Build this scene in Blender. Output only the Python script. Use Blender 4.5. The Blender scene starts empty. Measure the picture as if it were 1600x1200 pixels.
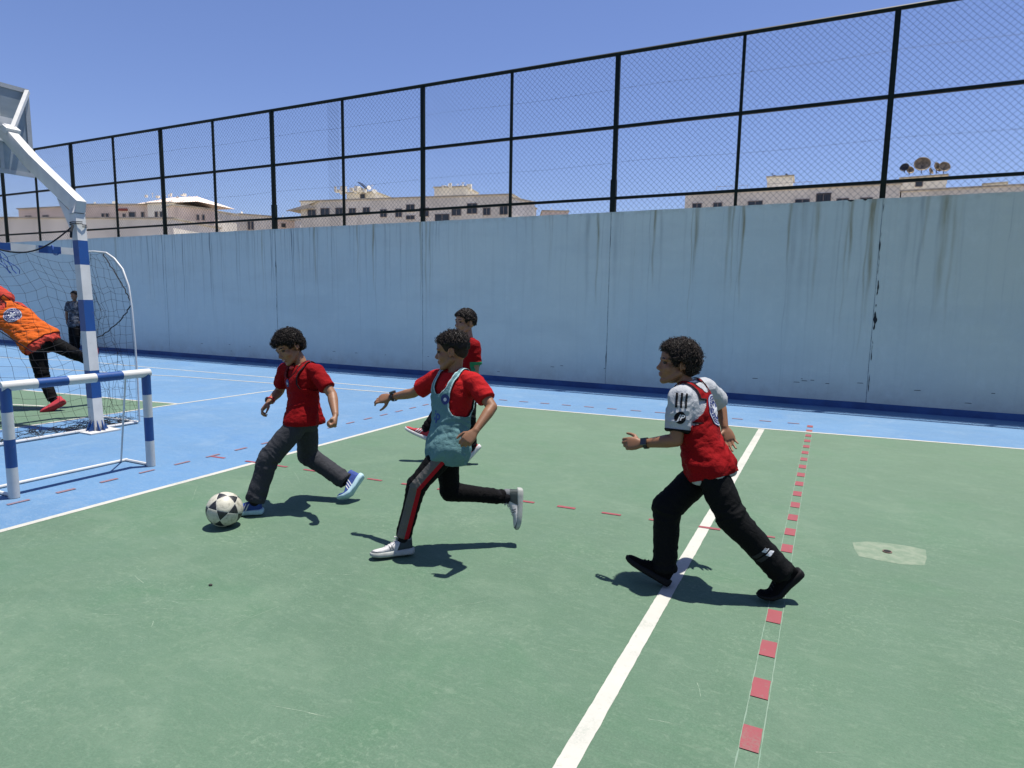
import bpy, bmesh, math, random
import numpy as np
from mathutils import Vector, Matrix, noise
from mathutils.bvhtree import BVHTree
random.seed(7)
rng = np.random.default_rng(11)

# ------------------------------------------------------------------ camera, sky, sun, exposure
scene = bpy.context.scene
CAM_H = 1.45
cam_data = bpy.data.cameras.new("camera")
cam = bpy.data.objects.new("camera", cam_data)
scene.collection.objects.link(cam)
R0 = Vector((0.89466333, 0.44646495, 0.01570257))      # right
D0 = Vector((0.0703722, -0.10613309, -0.99185862))     # image down
F0 = Vector((-0.44116354, 0.88848456, -0.1263721))     # forward
rot = Matrix((R0, -D0, -F0)).transposed()
cam.matrix_world = Matrix.Translation((0, 0, CAM_H)) @ rot.to_4x4()
cam_data.sensor_width = 36.0
cam_data.lens = 995.2 / 1600 * 36
cam_data.clip_start = 0.05
cam_data.clip_end = 3000
scene.camera = cam

SUN_VEC = Vector((0.12, 0.15, 1.0)).normalized()       # towards the sun
SUN_EL = math.asin(SUN_VEC.z)
SUN_AZ = math.atan2(SUN_VEC.x, SUN_VEC.y)
world = bpy.data.worlds.new("World")
scene.world = world
world.use_nodes = True
wn = world.node_tree
bg = wn.nodes["Background"]
sky = wn.nodes.new("ShaderNodeTexSky")
sky.sky_type = 'NISHITA'
sky.sun_disc = False
sky.sun_elevation = SUN_EL
sky.sun_rotation = SUN_AZ
sky.altitude = 20
sky.air_density = 1.0
sky.dust_density = 0.6
sky.ozone_density = 3.0
tint = wn.nodes.new("ShaderNodeMix"); tint.data_type = 'RGBA'; tint.blend_type = 'MULTIPLY'
tint.inputs[0].default_value = 1.0; tint.inputs[7].default_value = (1.03, 1.02, 1.30, 1)
wn.links.new(sky.outputs[0], tint.inputs[6]); wn.links.new(tint.outputs[2], bg.inputs[0])
bg.inputs[1].default_value = 0.070

sun_data = bpy.data.lights.new("sun", 'SUN')
sun_data.energy = 5.0
sun_data.angle = math.radians(0.6)
sun_data.color = (1.0, 0.955, 0.89)
sun = bpy.data.objects.new("sun", sun_data)
scene.collection.objects.link(sun)
sun.rotation_euler = SUN_VEC.to_track_quat('Z', 'Y').to_euler()
sun.location = (0, 0, 20)

scene.view_settings.view_transform = 'Standard'
scene.view_settings.look = 'None'
scene.view_settings.exposure = 0.60
scene.view_settings.gamma = 1.0
scene.cycles.max_bounces = 6
scene.cycles.transparent_max_bounces = 8

# ------------------------------------------------------------------ helpers
def new_obj(name, me, mat=None, parent=None, smooth=False):
    ob = bpy.data.objects.new(name, me)
    scene.collection.objects.link(ob)
    if mat is not None:
        for m in (mat if isinstance(mat, (list, tuple)) else [mat]):
            me.materials.append(m)
    if smooth:
        me.polygons.foreach_set("use_smooth", [True] * len(me.polygons))
    if parent is not None:
        ob.parent = parent
        ob.matrix_parent_inverse = parent.matrix_basis.inverted()
    return ob

def tag(o, label=None, cat=None, group=None, kind=None):
    if label: o["label"] = label
    if cat: o["category"] = cat
    if group: o["group"] = group
    if kind: o["kind"] = kind
    return o

def empty(name, loc=(0, 0, 0)):
    o = bpy.data.objects.new(name, None)
    o.empty_display_size = 0.1
    scene.collection.objects.link(o)
    o.location = loc
    return o

class MB:
    """collects vertices and faces of one mesh"""
    def __init__(s):
        s.v, s.f, s.m = [], [], []
    def add(s, vs, fs, mi=0):
        n = len(s.v)
        s.v.extend([tuple(v) for v in vs])
        s.f.extend([tuple(n + i for i in f) for f in fs])
        s.m.extend([mi] * len(fs))
    def box(s, a, b, mi=0):
        x0, y0, z0 = a; x1, y1, z1 = b
        s.add([(x0,y0,z0),(x1,y0,z0),(x1,y1,z0),(x0,y1,z0),(x0,y0,z1),(x1,y0,z1),(x1,y1,z1),(x0,y1,z1)],
              [(0,3,2,1),(4,5,6,7),(0,1,5,4),(1,2,6,5),(2,3,7,6),(3,0,4,7)], mi)
    def obox(s, c, ax, ay, az, mi=0):
        c = Vector(c)
        vs = [c + ax*i + ay*j + az*k for k in (-1,1) for j in (-1,1) for i in (-1,1)]
        s.add(vs, [(0,2,3,1),(4,5,7,6),(0,1,5,4),(1,3,7,5),(3,2,6,7),(2,0,4,6)], mi)
    def tube(s, pts, r, n=8, mi=0, caps=True, up=None):
        pts = [Vector(p) for p in pts]
        rs = r if isinstance(r, (list, tuple)) else [r] * len(pts)
        rings = []
        prev = None
        for i, p in enumerate(pts):
            t = (pts[min(i+1, len(pts)-1)] - pts[max(i-1, 0)])
            if t.length < 1e-9: t = Vector((0,0,1))
            t.normalize()
            if prev is None:
                a = (Vector(up) if up else (Vector((0,0,1)) if abs(t.z) < .9 else Vector((1,0,0))))
            else:
                a = prev
            u = (a - t * a.dot(t))
            if u.length < 1e-6: u = t.orthogonal()
            u.normalize(); prev = u
            w = t.cross(u)
            off = math.pi / n if n == 4 else 0
            rings.append([p + (u*math.cos(off+2*math.pi*k/n) + w*math.sin(off+2*math.pi*k/n)) * rs[i] for k in range(n)])
        vs = [q for rg in rings for q in rg]
        fs = []
        for i in range(len(pts)-1):
            for k in range(n):
                fs.append((i*n+k, i*n+(k+1)%n, (i+1)*n+(k+1)%n, (i+1)*n+k))
        if caps:
            fs.append(tuple(reversed(range(n))))
            fs.append(tuple((len(pts)-1)*n + k for k in range(n)))
        s.add(vs, fs, mi)
    def ellipsoid(s, c, r, rotm=None, nu=16, nv=10, mi=0):
        c = Vector(c); vs = [c + (rotm @ Vector((0,0,r[2])) if rotm else Vector((0,0,r[2])))]
        for i in range(1, nv):
            th = math.pi*i/nv
            for k in range(nu):
                ph = 2*math.pi*k/nu
                q = Vector((r[0]*math.sin(th)*math.cos(ph), r[1]*math.sin(th)*math.sin(ph), r[2]*math.cos(th)))
                vs.append(c + (rotm @ q if rotm else q))
        q = Vector((0,0,-r[2])); vs.append(c + (rotm @ q if rotm else q))
        fs = [(0, 1+k, 1+(k+1)%nu) for k in range(nu)]
        for i in range(nv-2):
            for k in range(nu):
                a = 1+i*nu
                fs.append((a+k, a+nu+k, a+nu+(k+1)%nu, a+(k+1)%nu))
        a = 1+(nv-2)*nu; L = len(vs)-1
        fs += [(L, a+(k+1)%nu, a+k) for k in range(nu)]
        s.add(vs, fs, mi)
    def loft(s, rings, mi=0):
        """rings: (centre, axisA, axisB, ra, rb, power) closed with caps"""
        n = 28; vs = []; fs = []
        for (c, a, b, ra, rb, pw) in rings:
            c = Vector(c)
            for k in range(n):
                t = 2*math.pi*k/n
                x = math.copysign(abs(math.cos(t))**(2/pw), math.cos(t))*ra
                y = math.copysign(abs(math.sin(t))**(2/pw), math.sin(t))*rb
                vs.append(c + a*x + b*y)
        for i in range(len(rings)-1):
            for k in range(n):
                fs.append((i*n+k, i*n+(k+1)%n, (i+1)*n+(k+1)%n, (i+1)*n+k))
        c0 = len(vs); vs.append(Vector(rings[0][0])); vs.append(Vector(rings[-1][0]))
        L = (len(rings)-1)*n
        for k in range(n):
            fs.append((c0, (k+1)%n, k)); fs.append((c0+1, L+k, L+(k+1)%n))
        s.add(vs, fs, mi)
    def mesh(s, name="mesh"):
        me = bpy.data.meshes.new(name)
        me.from_pydata(s.v, [], s.f)
        if any(s.m):
            me.polygons.foreach_set("material_index", s.m)
        me.update()
        return me
    def build(s, name, mat, parent=None, smooth=False):
        return new_obj(name, s.mesh(name), mat, parent, smooth)

def autosmooth(ob, ang=40):
    me = ob.data
    bm = bmesh.new(); bm.from_mesh(me)
    for f in bm.faces: f.smooth = True
    for e in bm.edges:
        e.smooth = not (len(e.link_faces) == 2 and e.calc_face_angle(0) > math.radians(ang))
    bm.to_mesh(me); bm.free()

def bevel(ob, w, seg=2):
    bm = bmesh.new(); bm.from_mesh(ob.data)
    bmesh.ops.remove_doubles(bm, verts=bm.verts, dist=1e-5)
    es = [e for e in bm.edges if len(e.link_faces) == 2 and e.calc_face_angle(0) > math.radians(25)]
    bmesh.ops.bevel(bm, geom=es, offset=w, segments=seg, affect='EDGES', profile=0.6, clamp_overlap=True)
    bm.to_mesh(ob.data); bm.free()
    autosmooth(ob, 50)
    return ob

# ------------------------------------------------------------------ materials
class NT:
    def __init__(s, name):
        s.m = bpy.data.materials.new(name); s.m.use_nodes = True
        s.t = s.m.node_tree; s.b = s.t.nodes["Principled BSDF"]
        s.co = s.t.nodes.new("ShaderNodeTexCoord").outputs["Object"]
    def mapping(s, scale=(1,1,1), rot=(0,0,0), src=None, loc=(0,0,0)):
        n = s.t.nodes.new("ShaderNodeMapping")
        n.inputs["Scale"].default_value = scale; n.inputs["Rotation"].default_value = rot
        n.inputs["Location"].default_value = loc
        s.t.links.new(src or s.co, n.inputs[0]); return n.outputs[0]
    def noise(s, scale, detail=3, rough=.5, vec=None, dist=0):
        n = s.t.nodes.new("ShaderNodeTexNoise")
        n.inputs["Scale"].default_value = scale; n.inputs["Detail"].default_value = detail
        n.inputs["Roughness"].default_value = rough; n.inputs["Distortion"].default_value = dist
        s.t.links.new(vec or s.co, n.inputs["Vector"]); return n.outputs[0]
    def ramp(s, fac, lo, hi, a=0.0, b=1.0):
        n = s.t.nodes.new("ShaderNodeMapRange"); n.clamp = True
        n.interpolation_type = 'SMOOTHSTEP'
        n.inputs[1].default_value = lo; n.inputs[2].default_value = hi
        n.inputs[3].default_value = a; n.inputs[4].default_value = b
        s.t.links.new(fac, n.inputs[0]); return n.outputs[0]
    def math(s, op, a, b=None, c=None):
        n = s.t.nodes.new("ShaderNodeMath"); n.operation = op
        for i, v in enumerate((a, b, c)):
            if v is None: continue
            if isinstance(v, (int, float)): n.inputs[i].default_value = v
            else: s.t.links.new(v, n.inputs[i])
        return n.outputs[0]
    def sep(s, src=None):
        n = s.t.nodes.new("ShaderNodeSeparateXYZ"); s.t.links.new(src or s.co, n.inputs[0]); return n.outputs
    def mix(s, fac, a, b, mode='MIX'):
        n = s.t.nodes.new("ShaderNodeMix"); n.data_type = 'RGBA'; n.blend_type = mode
        if isinstance(fac, (int, float)): n.inputs[0].default_value = fac
        else: s.t.links.new(fac, n.inputs[0])
        for i, v in ((6, a), (7, b)):
            if isinstance(v, tuple): n.inputs[i].default_value = (*v[:3], 1)
            else: s.t.links.new(v, n.inputs[i])
        return n.outputs[2]
    def color(s, c):
        if isinstance(c, tuple): s.b.inputs["Base Color"].default_value = (*c, 1)
        else: s.t.links.new(c, s.b.inputs["Base Color"])
    def bump(s, h, strength=.3, dist=.01):
        n = s.t.nodes.new("ShaderNodeBump"); n.inputs["Strength"].default_value = strength
        n.inputs["Distance"].default_value = dist
        s.t.links.new(h, n.inputs["Height"]); s.t.links.new(n.outputs[0], s.b.inputs["Normal"])
    def rough(s, r):
        if isinstance(r, (int, float)): s.b.inputs["Roughness"].default_value = r
        else: s.t.links.new(r, s.b.inputs["Roughness"])

ALB = .74
def simple(name, c, rough=.6, var=.12, scale=6.0, bump=0.0, bscale=80.0, metal=0.0, spec=.5, sheen=0.0, detail=4, alb=None):
    c = tuple(x*(alb or ALB) for x in c)
    n = NT(name)
    f = n.ramp(n.noise(scale, detail, .6), .3, .7)
    lo = tuple(x*(1-var) for x in c); hi = tuple(min(1, x*(1+var)) for x in c)
    n.color(n.mix(f, lo, hi)); n.rough(rough)
    n.b.inputs["Metallic"].default_value = metal
    n.b.inputs["Specular IOR Level"].default_value = spec
    if sheen: n.b.inputs["Sheen Weight"].default_value = sheen
    if bump: n.bump(n.noise(bscale, 3, .6), bump, .004)
    return n.m

def court_mat(name, c, dust_glance, dust_amt, fresh, far_glance=.30):
    n = NT(name); c = tuple(x*ALB for x in c); dust_glance = tuple(x*ALB for x in dust_glance); fresh = tuple(x*ALB for x in fresh)
    big = n.ramp(n.noise(.55, 5, .6, dist=.3), .38, .62)
    col = n.mix(big, tuple(x*.93 for x in c), tuple(x*1.06 for x in c))
    fr = n.ramp(n.noise(1.1, 5, .65, n.mapping((1,1,1),loc=(9,4,1)), dist=.4), .50, .68)
    col = n.mix(n.math('MULTIPLY', fr, .55), col, fresh)
    worn = n.ramp(n.noise(1.7, 7, .72, n.mapping((1,1,1),loc=(2,8,5)), dist=.5), .50, .72)
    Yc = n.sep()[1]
    col = n.mix(n.ramp(Yc, 1.5, 8, 0, far_glance), col, dust_glance)  # paler with distance: glancing-light brightening painted into the colour
    col = n.mix(n.math('MULTIPLY', worn, dust_amt*.75), col, dust_glance)
    rub = n.ramp(n.noise(1.0, 8, .78, n.mapping((14, 34, 1), (0, 0, .5)), dist=1.0), .50, .68)
    col = n.mix(n.math('MULTIPLY', rub, .40), col, dust_glance)
    # abraded coating: broken pale grain inside the worn zones
    gr = n.ramp(n.noise(42, 7, .78, dist=.5), .50, .66)
    zone = n.ramp(n.noise(2.6, 6, .7, n.mapping((1,1,1),loc=(5,1,3))), .42, .66, .12, 1)
    col = n.mix(n.math('MULTIPLY', n.math('MULTIPLY', gr, zone), .60), col, tuple(x*1.12 for x in dust_glance))
    brush = n.ramp(n.noise(1.0, 6, .7, n.mapping((3.0, 11, 1), (0, 0, .35)), dist=.5), .47, .75)
    col = n.mix(n.math('MULTIPLY', brush, .20), col, dust_glance)
    spk = n.ramp(n.noise(120, 6, .8), .42, .64)
    col = n.mix(n.math('MULTIPLY', spk, .40), col, tuple(x*1.6 for x in c))
    dk = n.ramp(n.noise(75, 6, .82, n.mapping((1,1,1),loc=(3,9,2))), .54, .70)
    col = n.mix(n.math('MULTIPLY', dk, .45), col, tuple(x*.55 for x in c))
    for ang, sx, sy, lo, ms in ((.3, 2.6, 130, .725, 1.4), (1.1, 3.4, 150, .73, 1.9), (-.7, 3.0, 120, .725, 1.2), (2.2, 4.0, 170, .73, 2.3)):
        line = n.ramp(n.noise(1.0, 2, .5, n.mapping((sx, sy, 1), (0, 0, ang), loc=(ang*7, 3, 0)), dist=.5), lo, lo+.03)
        msk = n.ramp(n.noise(ms, 2, .5, n.mapping((1,1,1), (0,0,0), loc=(ang*11, ang*5, 2))), .54, .64)
        col = n.mix(n.math('MULTIPLY', n.math('MULTIPLY', line, msk), .30), col, tuple(min(1, x*1.1+.10) for x in dust_glance))
    n.color(col)
    n.rough(n.ramp(n.noise(5, 4), .3, .7, .66, .85))
    n.b.inputs["Specular IOR Level"].default_value = .30
    n.bump(n.math('ADD', n.noise(330, 3, .75), n.math('MULTIPLY', n.noise(60, 4, .7), .5)), .55, .003)
    return n.m

# ------------------------------------------------------------------ ground and painted court
M = {}
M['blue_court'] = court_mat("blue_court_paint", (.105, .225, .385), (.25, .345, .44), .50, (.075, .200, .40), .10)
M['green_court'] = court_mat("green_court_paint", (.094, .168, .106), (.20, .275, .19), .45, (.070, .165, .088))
M['earth'] = simple("dry_earth", (.30, .25, .19), .95, .2, .3, .4, 12)

def line_mat(name, c, wear):
    n = NT(name); c = tuple(x*ALB for x in c); wear = tuple(x*ALB for x in wear)
    w = n.math('MAXIMUM', n.ramp(n.noise(28, 7, .75), .56, .68), n.math('MULTIPLY', n.ramp(n.noise(3.2, 5, .7), .50, .66), n.ramp(n.noise(90, 4, .8), .42, .56)))
    g = n.ramp(n.noise(5, 4, .6), .3, .7)
    col = n.mix(g, tuple(x*.93 for x in c), c)
    col = n.mix(n.math('MULTIPLY', w, .62), col, wear)
    n.color(col); n.rough(.7); n.bump(n.noise(200, 2), .25, .002)
    return n.m
M['white_line'] = line_mat("white_line_paint", (.56, .55, .48), (.33, .37, .31))
M['faint_line'] = line_mat("faint_line_paint", (.20, .29, .21), (.16, .30, .2))
M['red_line'] = line_mat("red_line_paint", (.30, .060, .070), (.22, .13, .11))
M['red_blue'] = line_mat("worn_red_paint", (.25, .145, .17), (.14, .21, .33))

g = MB(); g.add([(-1500,-1500,-.02),(1500,-1500,-.02),(1500,1500,-.02),(-1500,1500,-.02)], [(0,1,2,3)])
tag(g.build("ground", M['earth']), kind='structure')
g = MB(); g.add([(-32,-8,-.001),(16,-8,-.001),(16,10.43,-.001),(-32,10.43,-.001)], [(0,1,2,3)])
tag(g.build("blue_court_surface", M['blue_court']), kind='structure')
LX = -4.505
far = [(-4.53,7.86),(-4.163,7.885),(-.669,8.069),(.746,8.219),(1.92,8.323),(6.0,8.70),(14,9.4)]
g = MB()
pts = [(LX,-8,0)] + [(LX, 7.862, 0)] + [(x,y,0) for x,y in far[1:]] + [(14,-8,0)]
g.add(pts, [tuple(reversed(range(len(pts))))])
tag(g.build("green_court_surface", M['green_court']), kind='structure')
# the neighbouring court's green end
g = MB(); pts = [(-7.95,5.70),(-8.829,5.562),(-9.705,5.50),(-10.687,5.37),(-13.0,5.2),(-26,4.6),(-26,-6),(-7.93,-6)]
g.add([(x,y,0) for x,y in pts], [tuple(range(len(pts)))])
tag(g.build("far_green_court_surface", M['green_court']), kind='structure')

def strip(mb, pts, w, z=.0015, rough_=True):
    pts = [Vector((p[0], p[1], 0)) for p in pts]
    if rough_:      # brushed edges: resample and let them wander a little
        q = [pts[0]]
        for a, b in zip(pts[:-1], pts[1:]):
            m = max(1, min(900, int((b-a).length/.025)))
            q += [a.lerp(b, i/m) for i in range(1, m+1)]
        pts = q
    L, Rr = [], []
    for i, p in enumerate(pts):
        t = (pts[min(i+1,len(pts)-1)] - pts[max(i-1,0)]).normalized()
        nn = Vector((-t.y, t.x, 0))
        e1 = .0022*noise.noise(Vector((p.x*19,p.y*19,1)))+.0012*noise.noise(Vector((p.x*70,p.y*70,1))); e2 = .0022*noise.noise(Vector((p.x*19,p.y*19,7)))+.0012*noise.noise(Vector((p.x*70,p.y*70,9)))
        L.append(p + nn*(w/2+e1) + Vector((0,0,z))); Rr.append(p - nn*(w/2+e2) + Vector((0,0,z)))
    n = len(pts)
    mb.add(L+Rr, [(i, n+i, n+i+1, i+1) for i in range(n-1)])

g = MB(); strip(g, [(LX,-8),(LX,7.86)], .055); tag(g.build("green_court_side_line", M['white_line']), kind='structure')
g = MB(); strip(g, far, .05, .0027); tag(g.build("green_court_end_line", M['white_line']), kind='structure')
g = MB(); strip(g, [(-.652,-3),(-.652,8.03)], .068); tag(g.build("green_court_halfway_line", M['white_line']), kind='structure')
g = MB()
strip(g, [(-12.6,8.44),(-9.02,8.56),(-5.5,8.62)], .045)
tag(g.build("far_court_outer_line", M['white_line']), kind='structure')
g = MB(); strip(g, [(-17.5,7.9),(-15.0,8.45),(-12.6,8.44)], .045); tag(g.build("far_court_corner_line", M['white_line']), kind='structure')
g = MB(); strip(g, [(-14.5,7.1),(-12.8,7.38),(-11.8,7.52),(-11.3,7.62),(-10.8,7.74),(-9.6,7.86),(-8.5,7.97),(-6.0,8.15)], .045, .0027)
tag(g.build("far_court_curved_line", M['white_line']), kind='structure')
g = MB(); strip(g, [(-7.95,-6),(-7.95,5.70),(-7.91,7.5),(-7.9,8.0)], .05, .0015)
tag(g.build("far_court_goal_line", M['white_line']), kind='structure')
g = MB(); strip(g, [(-7.97,5.70),(-8.829,5.562),(-9.705,5.50),(-10.687,5.37),(-13.0,5.2),(-26,4.6)], .05, .0027)
tag(g.build("far_green_court_edge_line", M['white_line']), kind='structure')
g = MB(); strip(g, [(-8.9,4.734),(-9.31,4.663),(-9.65,4.56),(-10.4,4.3)], .045, .0015)
tag(g.build("far_court_short_line", M['white_line']), kind='structure')

# dotted red line of small squares with two hair lines beside it
g = MB(); y = 2.08 - .3195*6
ys = []
while y < 8.75:
    ys.append(y); y += .3195
for y in ys:
    x = -.142 + .0005*(y-3)
    strip(g, [(x,y),(x,y+.135)], .062, .0034)
tag(g.build("red_dotted_line", M['red_line']), kind='structure')
g = MB()
for dx in (-.0335, .0335): strip(g, [(-.142+dx,-1),(-.140+dx,8.6)], .0035, .0009)
tag(g.build("faint_guide_line", M['faint_line']), kind='structure')
def dashes(name, p0, p1, n, ln, w, mat):
    g = MB()
    for i in range(n):
        t = i/(n-1); a = Vector(p0).lerp(Vector(p1), t); d = (Vector(p1)-Vector(p0)).normalized()
        ww = w*random.uniform(.85, 1.1)
        strip(g, [a, a+d*ln*random.uniform(.9,1.05)], ww, .0039)
    tag(g.build(name, mat), kind='structure')
dashes("red_dashed_side_line", (-5.03,-.58), (-5.045,7.36), 26, .145, .035, M['red_blue'])
dashes("red_dashed_far_line", (-4.72,8.38), (-.40,8.65), 14, .14, .04, M['red_blue'])
dashes("red_dashed_cross_line", (-4.62,3.945), (-.36,4.215), 14, .145, .033, M['red_line'])
g = MB(); strip(g, [(-5.03,3.915),(-4.87,3.93)], .033); tag(g.build("red_dash", M['red_line']), kind='structure')

# long scuffs
g = MB(); rs = random.Random(4)
sc = [(-2.73,1.80,.30,.55),(-2.62,1.70,.06,2.4),(.1,2.2,.10,.5),(-.35,2.35,.09,1.9),(-.42,2.1,.12,.2),(1.0,3.2,.3,2.4),(.9,3.6,.2,2.7),(-1.6,1.55,.22,.2)]
for i in range(34): sc.append((rs.uniform(-4.3,2.6), rs.uniform(1.3,7.5), rs.uniform(.05,.38), rs.uniform(0,3.1)))
for x, y, ln_, a in sc:
    c_ = Vector((x,y,0)); d = Vector((math.cos(a),math.sin(a),0)); k = rs.uniform(-.12,.12)
    strip(g, [c_+d*ln_*(t-.5)+Vector((-d.y,d.x,0))*k*ln_*(t-.5)**2 for t in (0,.25,.5,.75,1)], rs.uniform(.0014,.0026), .0004)
n = NT("scuff_mark"); n.color(n.mix(n.ramp(n.noise(35,4,.8),.4,.62), (.11,.175,.115), (.20,.26,.185))); n.rough(.8)
tag(g.build("scuff_marks", n.m), kind='structure')
# drain patch
n = NT("patch_concrete"); n.color(n.mix(n.ramp(n.noise(14,5,.7),.35,.65), (.115,.170,.110), (.175,.215,.150))); n.rough(.85); n.bump(n.noise(120,3),.4,.004)
M['patch'] = n.m
g = MB(); out = [(.217,4.371),(.30,4.44),(.42,4.47),(.53,4.475),(.613,4.455),(.60,4.30),(.575,4.175),(.46,4.125),(.34,4.13),(.245,4.145),(.225,4.25)]
g.add([(x,y,.0006) for x,y in out], [tuple(reversed(range(len(out))))])
tag(g.build("concrete_patch", M['patch']), kind='structure')
M['rust'] = simple("rusty_metal", (.16,.11,.08), .8, .4, 30, .3, 90)
M['black'] = simple("black_hole", (.006,.006,.006), .9, .1)
er = empty("floor_socket", (.40,4.30,.003)); tag(er, "small round socket hole in the pale patch on the green court", "floor socket")
g = MB(); g.tube([(.40,4.30,.0015),(.40,4.30,.006)], .026, 20); sr = g.build("rim", M['rust'], er); 
g = MB(); g.tube([(.40,4.30,.0035),(.40,4.30,.0075)], .020, 20); g.build("hole", M['black'], er)
g = MB(); r_ = [(random.uniform(.8,1.2)) for _ in range(9)]
g.loft([((-2.727,2.084,.0015),Vector((1,0,0)),Vector((0,1,0)),.008,.006,2),((-2.727,2.084,.006),Vector((1,0,0)),Vector((0,1,0)),.012,.008,2),((-2.727,2.084,.009),Vector((1,0,0)),Vector((0,1,0)),.005,.004,2)])
tag(g.build("clod", simple("dark_dirt",(.03,.03,.025),.95,.3,60)), "small dark clod of dirt on the green court before the players", "dirt clod")

# ------------------------------------------------------------------ wall
WY, WT = 10.43, 2.97
def wall_mat():
    n = NT("streaked_blue_concrete"); X, Y, Z = n.sep()
    base = n.mix(n.ramp(n.noise(.22,3,.6), .35, .65), (.50,.575,.55), (.57,.62,.56))
    base = n.mix(n.math('MULTIPLY', n.ramp(X, -16, -4, 1, 0), .6), base, (.51,.59,.62))
    base = n.mix(n.math('MULTIPLY', n.ramp(X, -2, 3, 0, 1), .5), base, (.55,.53,.40))
    base = n.mix(n.math('MULTIPLY', n.ramp(n.noise(1.4,6,.7),.42,.7), .22), base, (.44,.49,.47))
    base = n.mix(n.math('MULTIPLY', n.ramp(n.noise(6,7,.75,n.mapping((1,1,.6))),.48,.72), .24), base, (.66,.70,.64))
    base = n.mix(n.math('MULTIPLY', n.ramp(n.noise(.8,4,.6,n.mapping((.5,1,2.2),loc=(3,3,3))),.5,.68), .20), base, (.40,.45,.44))
    # light all-over trowel and rain marks
    st = n.ramp(n.noise(1.0, 5, .65, n.mapping((13,1,.35),loc=(5,2,1)), dist=.1), .50, .74)
    base = n.mix(n.math('MULTIPLY', st, .16), base, (.34,.38,.36))
    # dirt runs, laid down where they are on the wall
    for nm, c in (("run_grey", (.25,.28,.27)), ("run_brown", (.26,.24,.15)), ("run_dark", (.11,.14,.16))):
        at = n.t.nodes.new("ShaderNodeAttribute"); at.attribute_name = nm
        br = n.ramp(n.noise(1.0, 4, .7, n.mapping((45,1,2.5),loc=(1,1,7))), .28, .62, .75, 1.35)
        base = n.mix(n.math('MINIMUM', n.math('MULTIPLY', at.outputs["Fac"], br), .95), base, c)
    foot = n.math('MULTIPLY', n.ramp(Z, .08, .50, 1, 0), n.ramp(n.noise(3,5,.7), .35,.7))
    base = n.mix(n.math('MULTIPLY', foot, .5), base, (.38,.39,.34))
    top = n.math('MULTIPLY', n.ramp(Z, 2.86, 2.97, 0, 1), n.ramp(n.noise(12,4,.7), .4,.65))
    base = n.mix(n.math('MULTIPLY', top, .45), base, (.34,.36,.30))
    n.color(base); n.rough(.85)
    n.bump(n.noise(9,6,.7), .35, .02)
    return n.m
M['wall'] = wall_mat()
n = NT("blue_skirting_paint"); X, Y, Z = n.sep()
n.color(n.mix(n.ramp(n.noise(3,5,.7),.35,.7), (.016,.055,.17), (.025,.085,.24))); n.rough(.6)
M['skirt'] = n.m
wall = empty("concrete_wall", (-8, WY, 0)); tag(wall, "tall pale blue streaked concrete wall behind the players", "wall")
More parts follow.
